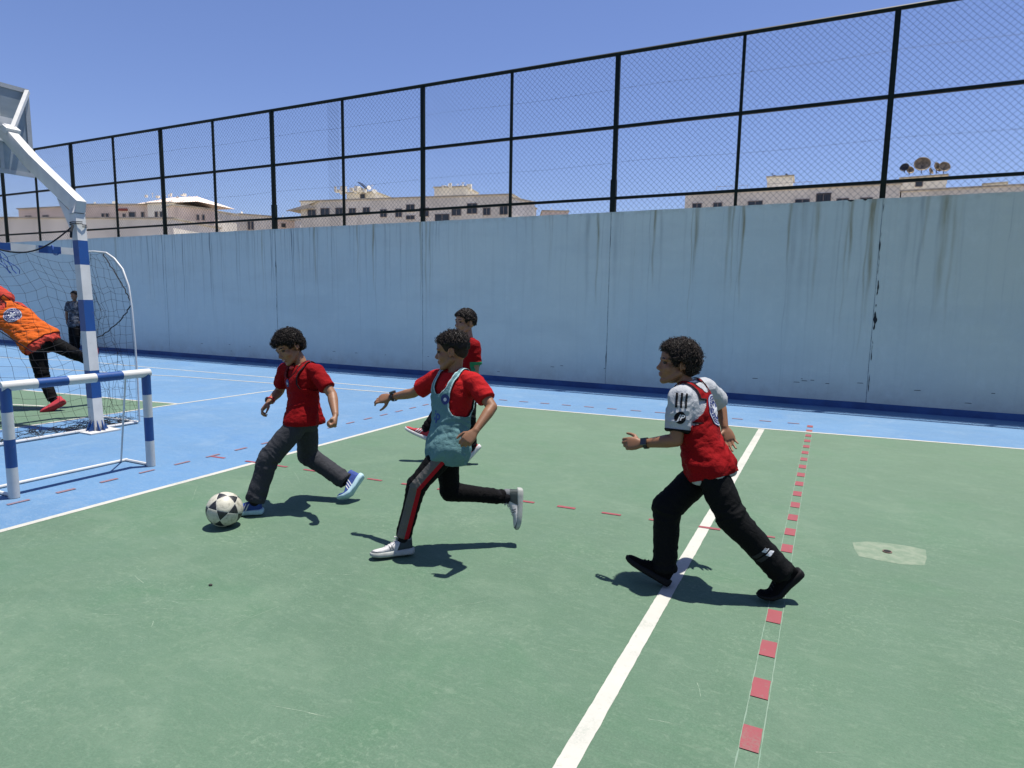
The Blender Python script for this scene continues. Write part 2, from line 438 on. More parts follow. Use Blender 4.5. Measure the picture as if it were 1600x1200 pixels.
DRIPS = [(-4.176, 1.93, 0.03, 0.25, 0), (-3.791, 1.55, 0.09, 0.4, 0), (-3.608, 1.71, 0.045, 0.75, 1), (-3.524, 1.06, 0.015, 0.3, 0), (-3.29, 1.44, 0.11, 0.3, 0), (-3.174, 2.14, 0.02, 0.25, 0), (-2.656, 1.97, 0.045, 0.85, 1), (-2.724, 0.77, 0.015, 0.4, 0), (-2.541, 1.82, 0.05, 0.3, 0), (-1.994, 2.07, 0.07, 0.7, 1), (-2.054, 0.9, 0.016, 0.55, 1), (-2.009, 1.21, 0.012, 0.4, 0), (-1.51, 1.92, 0.06, 0.5, 1), (-1.44, 1.82, 0.03, 0.6, 1), (-1.299, 1.72, 0.045, 0.85, 1), (-1.355, 0.43, 0.014, 0.4, 0), (-0.641, 2.2, 0.05, 0.7, 1), (-0.588, 1.34, 0.1, 0.35, 0), (-0.645, 0.28, 0.02, 0.4, 0), (-0.45, 1.58, 0.12, 0.28, 0), (-0.279, 1.72, 0.07, 0.45, 1), (-0.343, 1.35, 0.03, 0.3, 0), (0.164, 2.0, 0.05, 0.8, 1), (0.115, 1.36, 0.03, 0.5, 1), (0.033, 0.33, 0.022, 0.35, 0), (0.428, 1.59, 0.075, 0.95, 1), (0.377, 1.18, 0.03, 0.6, 1), (0.305, 0.53, 0.03, 0.25, 0), (0.487, 2.53, 0.05, 0.4, 1), (0.842, 1.6, 0.07, 0.28, 0), (1.06, 2.34, 0.045, 0.55, 1), (1.012, 1.55, 0.05, 0.5, 0), (1.269, 1.6, 0.11, 0.6, 1), (1.215, 1.21, 0.04, 0.3, 0), (1.382, 1.39, 0.05, 0.4, 1), (0.956, 0.57, 0.03, 0.18, 0), (-16.689, 1.77, 0.1, 0.5, 1), (-16.045, 1.98, 0.04, 0.5, 0), (-15.878, 1.84, 0.02, 0.4, 0), (-15.659, 1.7, 0.02, 0.4, 0), (-15.389, 1.7, 0.03, 0.75, 2), (-15.229, 1.57, 0.025, 0.65, 2), (-15.07, 1.77, 0.02, 0.6, 2), (-14.84, 1.36, 0.03, 0.8, 2), (-14.653, 0.19, 0.012, 0.3, 0), (-14.449, 1.3, 0.03, 0.6, 0), (-14.367, 1.51, 0.02, 0.5, 2), (-14.096, 1.44, 0.03, 0.75, 2), (-14.016, 0.7, 0.02, 0.45, 0), (-13.75, 1.64, 0.04, 0.3, 0), (-13.411, 1.38, 0.03, 0.4, 0), (-13.135, 1.45, 0.03, 0.95, 2), (-13.079, 1.19, 0.02, 0.5, 2), (-12.752, 1.2, 0.03, 0.45, 0), (-12.697, 0.74, 0.015, 0.3, 0), (-12.253, 1.59, 0.05, 0.5, 0), (-12.163, 1.21, 0.03, 0.4, 0), (-11.898, 2.03, 0.03, 0.4, 0), (-11.68, 1.47, 0.03, 0.5, 0), (-11.44, 1.84, 0.04, 0.6, 1), (-11.364, 1.22, 0.025, 0.45, 0), (-11.17, 1.78, 0.035, 0.85, 2), (-11.12, 1.35, 0.02, 0.5, 2), (-10.854, 1.72, 0.02, 0.45, 0), (-10.553, 1.9, 0.035, 0.8, 2), (-10.497, 1.36, 0.025, 0.6, 2), (-10.353, 2.02, 0.03, 0.5, 2), (-10.234, 1.48, 0.06, 0.4, 0), (-10.038, 2.01, 0.025, 0.5, 2), (-9.898, 1.84, 0.06, 0.7, 1), (-9.829, 1.31, 0.04, 0.5, 0), (-9.426, 1.67, 0.05, 0.3, 0), (-9.292, 0.97, 0.02, 0.25, 0), (-8.947, 2.4, 0.02, 0.7, 2), (-8.839, 2.23, 0.03, 0.3, 0), (-8.745, 2.01, 0.04, 0.6, 1), (-8.695, 0.59, 0.03, 0.3, 0), (-8.343, 1.89, 0.05, 0.85, 1), (-8.287, 1.06, 0.03, 0.45, 0), (-7.931, 1.78, 0.04, 0.22, 0), (-7.53, 0.91, 0.03, 0.2, 0), (-7.191, 1.84, 0.05, 0.7, 1), (-7.076, 1.3, 0.05, 0.45, 1), (-6.981, 1.47, 0.03, 0.5, 1), (-7.204, 0.49, 0.02, 0.35, 0)]

rs = random.Random(12)
for _ in range(120):
    x = rs.uniform(-24,-6.5); DRIPS.append((x, rs.uniform(1.5,2.6), rs.uniform(.008,.03), rs.uniform(.15,.5), rs.choice([0,0,2,2])))
for _ in range(60):
    x = rs.uniform(-6.5,5); DRIPS.append((x, rs.uniform(1.2,2.7), rs.uniform(.008,.04), rs.uniform(.08,.28), rs.choice([0,1])))
NX, NZ = 2700, 36
gx_ = np.concatenate([[-32], np.linspace(-24.5, 5.5, NX), [16]]); NX += 2
gz_ = np.linspace(0, 1, NZ)
topz = np.array([WT + .006*noise.noise(Vector((x*2.1,0,3))) + .004*noise.noise(Vector((x*9,1,3))) for x in gx_])
XX = np.repeat(gx_[:,None], NZ, 1); ZZ = gz_[None,:]*(topz[:,None]+.02)-.02
mask = [np.zeros_like(XX) for _ in range(3)]
for q, (x, zb, w, st, kd) in enumerate(DRIPS):
    wob = .010*np.sin(ZZ*(3+q%4)+q)+.004*np.sin(ZZ*11+q*2)
    H2 = WT-zb
    tt = np.clip((WT-ZZ)/max(.05,H2), 0, 1.6)
    wid = w*.5*(1.0-.45*np.clip(tt,0,1))
    e = np.exp(-(np.abs(XX-x-wob)/np.maximum(wid,.004))**2.4)
    fade = np.clip(1.25-tt, 0, 1)**.7*(.8+.2*np.sin(ZZ*7+q))
    mask[kd] = np.maximum(mask[kd], st*e*fade)
me = bpy.data.meshes.new("wall_panel")
co = np.stack([XX, np.full_like(XX, WY), ZZ], -1).reshape(-1,3)
nb = len(co)
extra = []
for x, zt in zip(gx_, topz): extra += [(x, WY+.22, zt+.003), (x, WY+.22, -.02)]
co = np.vstack([co, np.array(extra)])
idx = np.arange(NX*NZ).reshape(NX, NZ)
f1 = np.stack([idx[:-1,:-1], idx[1:,:-1], idx[1:,1:], idx[:-1,1:]], -1).reshape(-1,4)
t_ = idx[:,-1]; b_ = nb+2*np.arange(NX)
f2 = np.stack([t_[:-1], t_[1:], b_[1:], b_[:-1]], -1); f3 = np.stack([b_[:-1], b_[1:], b_[1:]+1, b_[:-1]+1], -1)
me.from_pydata(co.tolist(), [], np.vstack([f1,f2,f3]).tolist())
for nm, mk in zip(("run_grey","run_brown","run_dark"), mask):
    at = me.attributes.new(nm, 'FLOAT', 'POINT'); at.data.foreach_set("value", np.concatenate([mk.ravel(), np.zeros(2*NX)]).astype(np.float32))
new_obj("wall_panel", me, M['wall'], wall)
g = MB(); vs = []; fs = []
for i in range(121):
    x = -32+48*i/120; h = .098 + .006*noise.noise(Vector((x*1.3,5,0)))
    vs += [(x,WY-.004,-.004),(x,WY-.004,h),(x,WY+.01,h),]
for i in range(120):
    a, b = i*3, i*3+3
    fs += [(a,b,b+1,a+1),(a+1,b+1,b+2,a+2)]
g.add(vs, fs); g.build("skirting_band", M['skirt'], wall)
M['joint'] = simple("joint_filler", (.26,.31,.32), .9, .5, 20)
M['crack'] = simple("open_crack", (.02,.025,.03), .95, .3)
for xj, w in ((-14.75,.006),(-11.04,.006),(-7.15,.008),(-3.39,.007),(.53,.006),(4.4,.006),(-18.6,.006)):
    g = MB(); L_, R_ = [], []
    for i in range(60):
        z = .1 + 2.86*i/59
        w_ = w*.5*(1+.7*noise.noise(Vector((xj,z*5,0)))); dx = .006*noise.noise(Vector((xj*3,z*1.5,4)))
        L_.append((xj-w_+dx,WY-.0025,z)); R_.append((xj+w_+dx,WY-.0025,z))
    g.add(L_+R_, [(i,60+i,61+i,i+1) for i in range(59)])
    g.build("expansion_joint", M['joint'], wall)
def crack(xj, z0, z1, wmax, seed):
    g = MB(); n_ = 90
    L_, R_ = [], []; fs = []
    for i in range(n_):
        z = z0+(z1-z0)*i/(n_-1); e = math.sin(math.pi*i/(n_-1))**.5
        w_ = wmax*e*max(0, .25+1.3*noise.noise(Vector((seed,z*4.2,0)))+.6*noise.noise(Vector((seed,z*15,0))))
        dx = .012*noise.noise(Vector((seed,z*6,4)))
        L_.append((xj-w_+dx,WY-.005,z)); R_.append((xj+w_+dx,WY-.005,z))
    for i in range(n_-1):
        fs.append((i,n_+i,n_+i+1,i+1))
    g.add(L_+R_, fs); g.build("crack", M['crack'], wall)
crack(.555,.95,1.85,.030,3.1); crack(.548,.25,1.0,.012,8.1); crack(-11.035,1.5,2.3,.014,5.7); crack(-11.04,.9,1.6,.008,2.2); crack(-3.39,.2,.9,.008,1.7); crack(-3.385,2.3,2.9,.006,4.4); crack(.54,1.9,2.9,.010,6.6)
# chipped coping
for xc, w in ((.13,.038),(.31,.028)):
    g = MB(); k = [(xc+w*math.cos(a)*random.uniform(.8,1.2), WY-.004, 2.972-abs(math.sin(a))*w*.8*random.uniform(.7,1.2)) for a in [math.pi*i/10 for i in range(11)]]
    g.add(k, [tuple(range(11))]); g.build("chip", M['crack'], wall)
# short rust runs where form ties were
g = MB()
for i in range(30):
    x = random.uniform(-17,6); z = random.choice([.36,.36,.35,.34,.2])+random.uniform(-.03,.03); w = random.uniform(.012,.05)
    g.add([(x-w,WY-.002,z-.004),(x+w,WY-.002,z-.003),(x+w*.6,WY-.002,z+.005),(x-w*.7,WY-.002,z+.004)],[(0,1,2,3)])
g.build("form_tie_marks", simple("tie_mark",(.06,.07,.07),.9,.3), wall)

# ------------------------------------------------------------------ chain-link fence on the wall
M['fence'] = simple("dark_green_paint", (.003,.011,.008), .55, .3, 8, spec=.2)
M['wire'] = simple("green_wire", (.010,.026,.030), .5, .2, 3, spec=.3)
FY = WY + .17
FS = FY/WY
fence = empty("chain_link_fence", (-8, FY, WT)); tag(fence, "dark green chain link fence with posts and rails on top of the wall", "fence")
posts = [x*FS for x in [4.40, 2.47, .515, -1.43, -3.36, -5.27, -7.14, -9.08, -11.03, -12.87, -14.69, -16.53, -18.34, -20.06, -21.75, -23.6, -25.4, -27.2]]
def fz(z): return CAM_H+(z-CAM_H)*FS
ZT = fz(5.45)
for i, x in enumerate(posts):
    thick = (i % 2 == 0)
    w = .036 if thick else .023
    g = MB(); zt = ZT
    g.box((x-w, FY-w, WT-.06), (x+w, FY+w, zt-.01)); bevel(g.build("post", M['fence'], fence), .006)
    if thick and i % 4 == 0:
        g = MB(); g.box((x-w-.012, FY-w-.010, WT+.0), (x+w+.006, FY+w+.010, WT+.55)); bevel(g.build("post_sleeve", M['fence'], fence), .004)
for z, r in ((ZT+.0,.033),(fz(4.317),.024),(fz(3.19),.022)):
    g = MB(); x0 = posts[-1]; 
    for a, b in zip(posts[::-1][:-1], posts[::-1][1:]):
        g.box((a+.02, FY-r, z-r), (b-.02, FY+r, z+r))
    if z > 5: g = MB(); g.tube([(posts[-1],FY,z),(posts[0],FY,z)], r, 10)
    g.build("rail", M['fence'], fence)
# mesh panels between posts, two bays high: zig-zag woven wires
def chain_panel(x0, x1, z0, z1, seed):
    c = .090; r = .0018
    vs = []; fs = []
    def seg(a, b):
        n = len(vs)
        d = (b-a).normalized(); u = Vector((0,1,0)); w = d.cross(u)
        for p in (a, b):
            for k in range(3):
                t = 2*math.pi*k/3
                vs.append(p + (u*math.cos(t)+w*math.sin(t))*r)
        for k in range(3):
            fs.append((n+k, n+(k+1)%3, n+3+(k+1)%3, n+3+k))
    nx = int(math.ceil((x1-x0)/c))+1; nz = int((z1-z0)/(c/2))
    def P(i, j):
        x = x0 + i*c/2; z = z0 + j*c/2
        dx = .010*noise.noise(Vector((x*2.5, z*2.5, seed))) + .004*noise.noise(Vector((x*9, z*9, seed+5)))
        dz = .010*noise.noise(Vector((x*2.5, z*2.5, seed+9))) + .004*noise.noise(Vector((x*9, z*9, seed+15)))
        return Vector((min(max(x+dx, x0-.01), x1+.01), FY-.012+.012*noise.noise(Vector((x,z,seed))), min(max(z+dz, z0), z1)))
    for i in range(0, 2*nx, 1):
        for j in range(nz):
            if (i+j) % 2 == 0:
                for di in (-1, 1):
                    if x0-.001 <= x0+(i+di)*c/2 <= x1+c*.4 and x0+i*c/2 <= x1+c*.4:
                        seg(P(i,j), P(i+di,j+1))
    me = bpy.data.meshes.new("mesh_panel"); me.from_pydata(vs, [], fs)
    return me
for i in range(len(posts)-1):
    a, b = posts[i+1], posts[i]
    new_obj("mesh_panel", chain_panel(a, b, WT-.03, ZT, i*3.3), M['wire'], fence)
new_obj("mesh_overlap", chain_panel(-9.50*FS, -9.22*FS, WT-.03, ZT-.02, 77.0), M['wire'], fence).location = (.022, .012, .018)
for z in (fz(4.90), fz(3.75)):
    g = MB()
    pts = []
    for i in range(260):
        x = 4.4 - 31.6*i/259
        pts.append((x, FY-.004, z+.012*noise.noise(Vector((x*1.1,z,0)))+.015*math.sin(x*1.65)))
    g.tube(pts, .0018, 3)
    for i in range(60):
        p = random.choice(pts); g.obox((p[0],p[1]-.004,p[2]), Vector((.006,0,0)), Vector((0,.004,0)), Vector((0,0,.005)))
    g.build("tension_wire", M['wire'], fence)

# ------------------------------------------------------------------ far buildings
BUILDINGS = [
 ('center_main', (-63.72, 64.75), (-35.14, 69.89), 14.25, -1.0, 12, 0, [(1.13, 2.26, 12.36, 13.12), (3.06, 4.27, 12.43, 13.27), (5.28, 6.25, 12.44, 13.26), (7.24, 8.12, 12.4, 13.16), (9.24, 10.13, 12.47, 13.21), (11.71, 12.51, 12.06, 12.91), (13.83, 14.62, 12.01, 12.93), (15.32, 16.37, 12.63, 13.41), (15.31, 16.36, 11.69, 12.07), (17.15, 18.29, 12.0, 12.96), (19.22, 21.01, 11.18, 12.15), (21.44, 22.58, 12.02, 12.9), (23.44, 24.64, 12.2, 13.33), (25.5, 26.34, 11.98, 12.75), (27.62, 28.52, 12.0, 12.92)]),
 ('center_end', (-35.03, 69.93), (-33.9, 73.82), 13.82, -1.0, 7, 1, []),
 ('center_pent_a', (-59.04, 68.37), (-54.96, 69.27), 15.62, 8.0, 5, 0, [(2.05, 2.65, 14.91, 15.42)]),
 ('center_pent_b', (-45.76, 69.34), (-41.65, 70.25), 15.62, 8.0, 5, 0, []),
 ('right_main', (-15.31, 72.92), (5.15, 74.04), 13.55, -1.0, 12, 0, [(0.87, 1.75, 12.04, 12.51), (3.06, 3.9, 12.06, 12.48), (6.6, 7.96, 12.07, 12.48), (11.17, 12.46, 12.1, 12.45), (13.13, 14.38, 12.05, 12.89), (15.01, 16.03, 12.04, 12.35), (17.11, 18.11, 11.95, 12.32)]),
 ('right_wing', (5.26, 74.06), (14.88, 74.23), 12.8, -1.0, 12, 0, []),
 ('right_roofbox', (12.06, 75.78), (13.73, 75.45), 13.27, 8, 5, 1, []),
 ('right_tower', (-7.25, 76.05), (-4.73, 76.15), 15.34, 8, 4, 1, []),
 ('right_pent', (5.26, 76.5), (9.09, 76.12), 14.42, 8, 5, 1, [(1.34, 1.88, 13.57, 14.04)]),
 ('left_low', (-74.04, 34.06), (-56.14, 40.71), 8.82, -1.0, 8, 1, []),
 ('left_a', (-86.53, 42.86), (-77.42, 44.02), 11.45, -1.0, 10, 2, [(1.16, 1.44, 10.38, 10.64), (1.77, 2.05, 10.36, 10.62), (4.06, 4.94, 10.28, 10.6)]),
 ('left_b', (-78.5, 44.64), (-70.09, 47.72), 11.79, -1.0, 10, 2, [(3.36, 3.62, 10.23, 10.79), (3.88, 4.16, 10.23, 10.79), (5.97, 6.21, 10.3, 10.75), (6.73, 7.41, 10.3, 10.95), (8.23, 8.49, 10.34, 10.95)]),
 ('left_c', (-69.12, 47.06), (-65.61, 47.67), 11.75, -1.0, 10, 1, [(1.09, 1.39, 10.29, 10.83), (1.78, 2.07, 10.27, 10.82)]),
 ('left_d', (-64.66, 46.95), (-63.25, 51.05), 11.34, -1.0, 10, 2, [(2.42, 2.59, 10.07, 10.56), (3.0, 3.18, 10.13, 10.62)]),
 ('left_e', (-69.94, 56.82), (-69.14, 59.5), 12.13, -1.0, 8, 1, [(1.77, 2.26, 10.72, 11.29)]),
 ('left_f', (-69.14, 59.5), (-66.88, 62.86), 12.21, -1.0, 8, 0, [(1.03, 1.22, 10.39, 11.35), (1.43, 1.65, 10.42, 11.39)]),
 ('left_g', (-68.46, 64.33), (-67.3, 67.16), 12.19, -1.0, 8, 2, [(1.24, 1.74, 11.24, 11.69)]),
 ('mid_small', (-39.66, 89.17), (-36.2, 90.89), 15.11, -1.0, 8, 2, []),
 ('gap_small', (-75.6, 71.11), (-72.6, 73.67), 13.38, -1.0, 8, 1, []),
]
ROOF_POINTS = {'d1': [5.35, 73.12, 14.15], 'd2': [5.87, 74.56, 14.55], 'd3': [6.82, 73.89, 14.42], 'd4': [7.72, 75.47, 14.52], 'd5': [8.12, 74.56, 14.57], 'd6': [8.74, 74.84, 14.45], 'overhL': [-65.53, 63.76, 13.81], 'birds': [-6.2, 75.45, 15.46]}

def stucco(name, c):
    n = NT(name)
    a = n.ramp(n.noise(.25,4,.6), .35,.65)
    col = n.mix(a, tuple(x*.88 for x in c), tuple(x*1.08 for x in c))
    col = n.mix(n.math('MULTIPLY', n.ramp(n.noise(1.0,4,.6,n.mapping((1.2,1.2,.15))),.5,.7), .35), col, tuple(x*.6 for x in c))
    n.color(col); n.rough(.9); n.bump(n.noise(4,4),.3,.05); return n.m
BM = [stucco("tan_render",(.86,.80,.66)), stucco("cream_render",(.90,.85,.72)), stucco("pink_render",(.80,.66,.55))]
M['pane'] = simple("dark_window_glass", (.05,.06,.07), .2, .3, 1)
M['shut'] = simple("window_surround", (.40,.34,.29), .8, .1, 1)
M['tile'] = simple("pale_roof_edge", (.66,.60,.48), .9, .2, .8)
M['dishm'] = simple("weathered_dish", (.36,.29,.20), .8, .4, 3)
M['dishd'] = simple("dark_dish", (.05,.055,.07), .6, .3, 3)
M['redp'] = simple("red_awning", (.42,.09,.07), .8, .2, 1)
def facade(parent, rec):
    nm, P0, P1, zt, zb, dep, col, W = rec
    P0 = Vector((*P0,0)); P1 = Vector((*P1,0)); u = (P1-P0).normalized(); L = (P1-P0).length
    nrm = Vector((u.y,-u.x,0)); back = -nrm
    g = MB(); c = P0+u*L/2+back*dep/2; c.z = (zt+zb)/2
    g.obox(c, u*L/2, back*dep/2, Vector((0,0,(zt-zb)/2)))
    nmz = "penthouse" if zb > 1 else "wall"
    w = g.build(nmz, BM[col], parent)
    # parapet coping standing proud
    g = MB(); c = P0+u*L/2+back*dep/2; c.z = zt+.06
    g.obox(c, u*(L/2+.14), back*(dep/2+.14), Vector((0,0,.07)))
    g.build("parapet", M['tile'], w)
    for (a, b, z0, z1) in W:
        if b < a: a, b = b, a
        e = .07
        g = MB(); q = P0+u*(a+b)/2+nrm*.03; q.z = (z0+z1)/2
        hw, hh = (b-a)/2, (z1-z0)/2
        for s_ in (-1, 1):
            g.obox(q+u*s_*(hw+e/2), u*e/2, nrm*.05, Vector((0,0,hh+e)))
            g.obox(q+Vector((0,0,s_*(hh+e/2))), u*hw, nrm*.05, Vector((0,0,e/2)))
        if hw > .35: g.obox(q, u*.03, nrm*.035, Vector((0,0,hh)))
        wf = g.build("window", M['shut'], parent)
        g = MB(); g.obox(q-nrm*.015, u*hw, nrm*.02, Vector((0,0,hh))); g.build("pane", M['pane'], wf)
    return P0, u, nrm, L
def clutter(parent, P0, u, nrm, u0, u1, z, n_, seed, mat=None, s=1.0):
    """roof tanks, aerials and stub walls read as jagged bits on the skyline"""
    rs = random.Random(seed); g = MB()
    for i in range(n_):
        a = rs.uniform(u0, u1); q = P0+u*a-nrm*rs.uniform(.5,3.5); h = rs.uniform(.15,.75)*s; w = rs.uniform(.05,.35)*s
        k = rs.random()
        if k < .45:
            g.obox(q+Vector((0,0,z+h/2)), u*w, nrm*w*.7, Vector((0,0,h/2+.02)))
        elif k < .75:
            g.tube([q+Vector((0,0,z-.02)), q+Vector((0,0,z+h*1.5))], .03, 4)
            g.tube([q+u*-.25*s+Vector((0,0,z+h*1.3)), q+u*.25*s+Vector((0,0,z+h*1.35))], .025, 4)
        else:
            d = (u*rs.uniform(-1,1)+nrm*.6).normalized()
            g.tube([q+Vector((0,0,z-.02)), q+Vector((0,0,z+h*.7))], .03, 4)
            g.tube([q+Vector((0,0,z+h*.8))-d*.04, q+Vector((0,0,z+h*.85)), q+Vector((0,0,z+h*.9))+d*.10], [.05,.22*s,.30*s], 10)
    g.build("rooftop_fittings", mat or M['tile'], parent)
BD = {b[0]: b for b in BUILDINGS}
def bld(label, names):
    p = BD[names[0]][1]; e = empty("apartment_building", (p[0], p[1], -.02)); tag(e, label, "building")
    return e, [facade(e, BD[nm]) for nm in names]
e, fr = bld("long tan apartment block with a row of dark windows beyond the fence", ['center_main','center_end','center_pent_a','center_pent_b'])
P0, u, nrm, L = fr[0]
zt = BD['center_main'][3]
g = MB(); g.add([tuple(P0+Vector((0,0,zt-1.15))+u*-1.8+nrm*.6), tuple(P0+Vector((0,0,zt-.45))+u*1.6+nrm*.6), tuple(P0+Vector((0,0,zt+.05))+u*3+nrm*.1), tuple(P0+u*3-nrm*6+Vector((0,0,zt+.05))), tuple(P0+u*-1.8-nrm*6+Vector((0,0,zt-1.15))),
               tuple(P0+Vector((0,0,zt-1.3))+u*-1.8+nrm*.6), tuple(P0+Vector((0,0,zt-.9))+u*2.6+nrm*.6)], [(0,1,2,3,4),(0,5,6,1)])
g.build("sloping_eave", M['tile'], e)
clutter(e, P0, u, nrm, 4.6, 9.5, zt+1.2, 26, 3, BM[1], 1.0)
clutter(e, P0, u, nrm, 18, 23, zt+1.2, 16, 5, BM[1], .9)
clutter(e, P0, u, nrm, 8.5, 27, zt, 10, 6, M['tile'], .5)
q = P0+u*8.2-nrm*2; g = MB(); g.obox(q+Vector((0,0,zt+2.1)), (u*.5+Vector((0,0,-.4))), nrm*.6, Vector((.1,0,.15)).normalized()*.05); g.build("solar_panel", M['pane'], e)
e, fr = bld("beige block with a roof tower and dishes above the right wall end", ['right_main','right_wing','right_roofbox','right_tower','right_pent'])
P0, u, nrm, L = fr[0]; zt = BD['right_main'][3]
T0, tu, tn, tl = fr[3]; clutter(e, T0, tu, tn, .2, 2.3, BD['right_tower'][3], 12, 8, M['dishd'], .6)
clutter(e, P0, u, nrm, 1, 7, zt, 4, 9, M['tile'], .4)
g = MB()
for a in (3.2,4.8,6.4,8.4,11,12.6):    # thin roof railing
    q = P0+u*a-nrm*.5; g.tube([q+Vector((0,0,zt)), q+Vector((0,0,zt+.75))], .022, 4)
for a, b in ((3.2,6.4),(8.4,12.6)):
    g.tube([P0+u*a-nrm*.5+Vector((0,0,zt+.75)), P0+u*b-nrm*.5+Vector((0,0,zt+.75))], .022, 4)
g.build("roof_railing", M['shut'], e)
g = MB()  # window grille
for k in range(6):
    q = P0+u*(13.2+k*.235)+nrm*.10; g.tube([q+Vector((0,0,12.05)), q+Vector((0,0,12.95))], .035, 4)
g.tube([P0+u*13.1+nrm*.1+Vector((0,0,12.95)), P0+u*14.5+nrm*.1+Vector((0,0,12.95))], .05, 4)
g.build("window_grille", M['dishd'], e)
bld("low pale boundary block at the far left below the pink houses", ['left_low'])
e, fr = bld("pinkish brown terraced flats behind the basketball pole", ['left_a','left_b','left_c','left_d'])
for k, (P0, u, nrm, L) in enumerate(fr): clutter(e, P0, u, nrm, 0, L, BD[('left_a','left_b','left_c','left_d')[k]][3], 5, 20+k, BM[1], .45)
P0, u, nrm, L = fr[2]; zt = BD['left_c'][3]
g = MB(); base = P0+u*1.5-nrm*3
ring = [base+u*-3.2+nrm*2.8, base+u*5.2+nrm*2.8, base+u*5.2-nrm*3, base+u*-3.2-nrm*3]; apex = [base+u*-1+Vector((0,0,zt+1.15)), base+u*2.6+Vector((0,0,zt+1.15))]
g.add([tuple(p+Vector((0,0,zt+.1))) for p in ring]+[tuple(a) for a in apex], [(0,1,5,4),(1,2,5),(2,3,4,5),(3,0,4)])
g.build("hipped_roof", BM[2], e); clutter(e, P0, u, nrm, -1, 4.2, zt+.9, 14, 31, BM[1], .55)
P0, u, nrm, L = fr[1]; 
for a in (6.0,): 
    g = MB(); g.obox(P0+u*a+nrm*.12+Vector((0,0,11.25)), u*.55, nrm*.1, Vector((0,0,.12))); g.build("awning", M['redp'], e)
clutter(e, P0, u, nrm, 2.2, 5.0, BD['left_b'][3], 14, 41, BM[1], .7)
for nm, lb in (('left_e','cream house with small windows left of the tan block'),('left_f','tan house with a pair of narrow windows left of the tan block'),('left_g','low pink house just left of the sloping eave'),('mid_small','small pink house between the tan block and beige block'),('gap_small','little pale house at the far left edge of the skyline')):
    e, fr = bld(lb, [nm]); P0, u, nrm, L = fr[0]; clutter(e, P0, u, nrm, 0, L, BD[nm][3], 9, hash(nm)%97 if False else len(nm)*7, BM[1], .55)
# satellite dishes on the right roof
RP = ROOF_POINTS
for k, (key, r, lb, mt, yaw) in enumerate((('d1',.42,'small dark dish at the left end of the dish row','dishd',-.5),('d2',.40,'tilted tan dish next to the dark dish','dishm',.6),('d3',.72,'largest brown mesh dish in the middle of the row','dishm',0),('d4',.36,'small brown dish right of the largest dish','dishm',1.2),('d5',.50,'tall brown dish seen nearly edge on','dishm',1.0),('d6',.52,'brown dish at the right end of the dish row','dishm',.3))):
    p = Vector(RP[key]); zb = BD['right_pent'][3]+.13
    e = empty("satellite_dish", (p.x, p.y+.9, zb)); tag(e, lb, "satellite dish", "satellite dishes on the beige block roof")
    d = Vector((math.sin(yaw)*.8, -math.cos(yaw), .35)).normalized(); c = Vector((p.x, p.y+.9, max(p.z+.15, zb+r+.05)))
    g = MB(); pts = [c-d*.18*r*1.3, c-d*.12*r, c, c+d*.16*r, c+d*.30*r]; g.tube(pts, [.02,.45*r,.75*r,.92*r,1.0*r], 20, caps=False)
    ob = g.build("dish", M[mt], e); sm = ob.modifiers.new("s", 'SOLIDIFY'); sm.thickness = .03
    g = MB(); g.tube([(p.x,p.y+.9,zb),(c.x,c.y,c.z-.1)], .04, 6); g.tube([c-d*.1, c+d*r*.9], .02, 5); g.build("mount", M['dishd'], e)

# ------------------------------------------------------------------ goals, net, basketball stand, ball
def paint(name, c, chip=(.25,.16,.10), amt=.66, rough=.42):
    n = NT(name); c = tuple(x*.85 for x in c)
    a = n.ramp(n.noise(5,4,.6), .3,.7)
    col = n.mix(a, tuple(x*.9 for x in c), tuple(min(1,x*1.05) for x in c))
    col = n.mix(n.ramp(n.noise(38,5,.75), amt, amt+.05), col, chip)
    col = n.mix(n.math('MULTIPLY', n.ramp(n.noise(2.5,5,.7,n.mapping((3,3,.8))), .5,.75), .25), col, tuple(x*.7 for x in c))
    n.color(col); n.rough(rough); n.bump(n.noise(60,3),.12,.003); return n.m
M['pwhite'] = paint("white_gloss_paint", (.62,.62,.59))
M['pblue'] = paint("blue_gloss_paint", (.010,.065,.24))
M['steel'] = paint("white_rusty_steel", (.68,.68,.66), (.20,.09,.05), .62, .5)
M['net'] = simple("black_net_cord", (.014,.016,.02), .9, .3, 20)
M['bluecord'] = simple("blue_cord", (.03,.10,.36), .8, .2, 20)

def banded(parent, name, p0, p1, cuts, r, mats, n=18, up=None):
    """one tube painted in bands; cuts are distances along it"""
    p0 = Vector(p0); p1 = Vector(p1); d = (p1-p0).normalized(); g = MB()
    for i in range(len(cuts)-1):
        g.tube([p0+d*cuts[i], p0+d*cuts[i+1]], r, n, mi=i % 2, caps=(i in (0, len(cuts)-2)), up=up)
    return autosm(g.build(name, mats, parent))
def autosm(ob):
    autosmooth(ob, 40); return ob

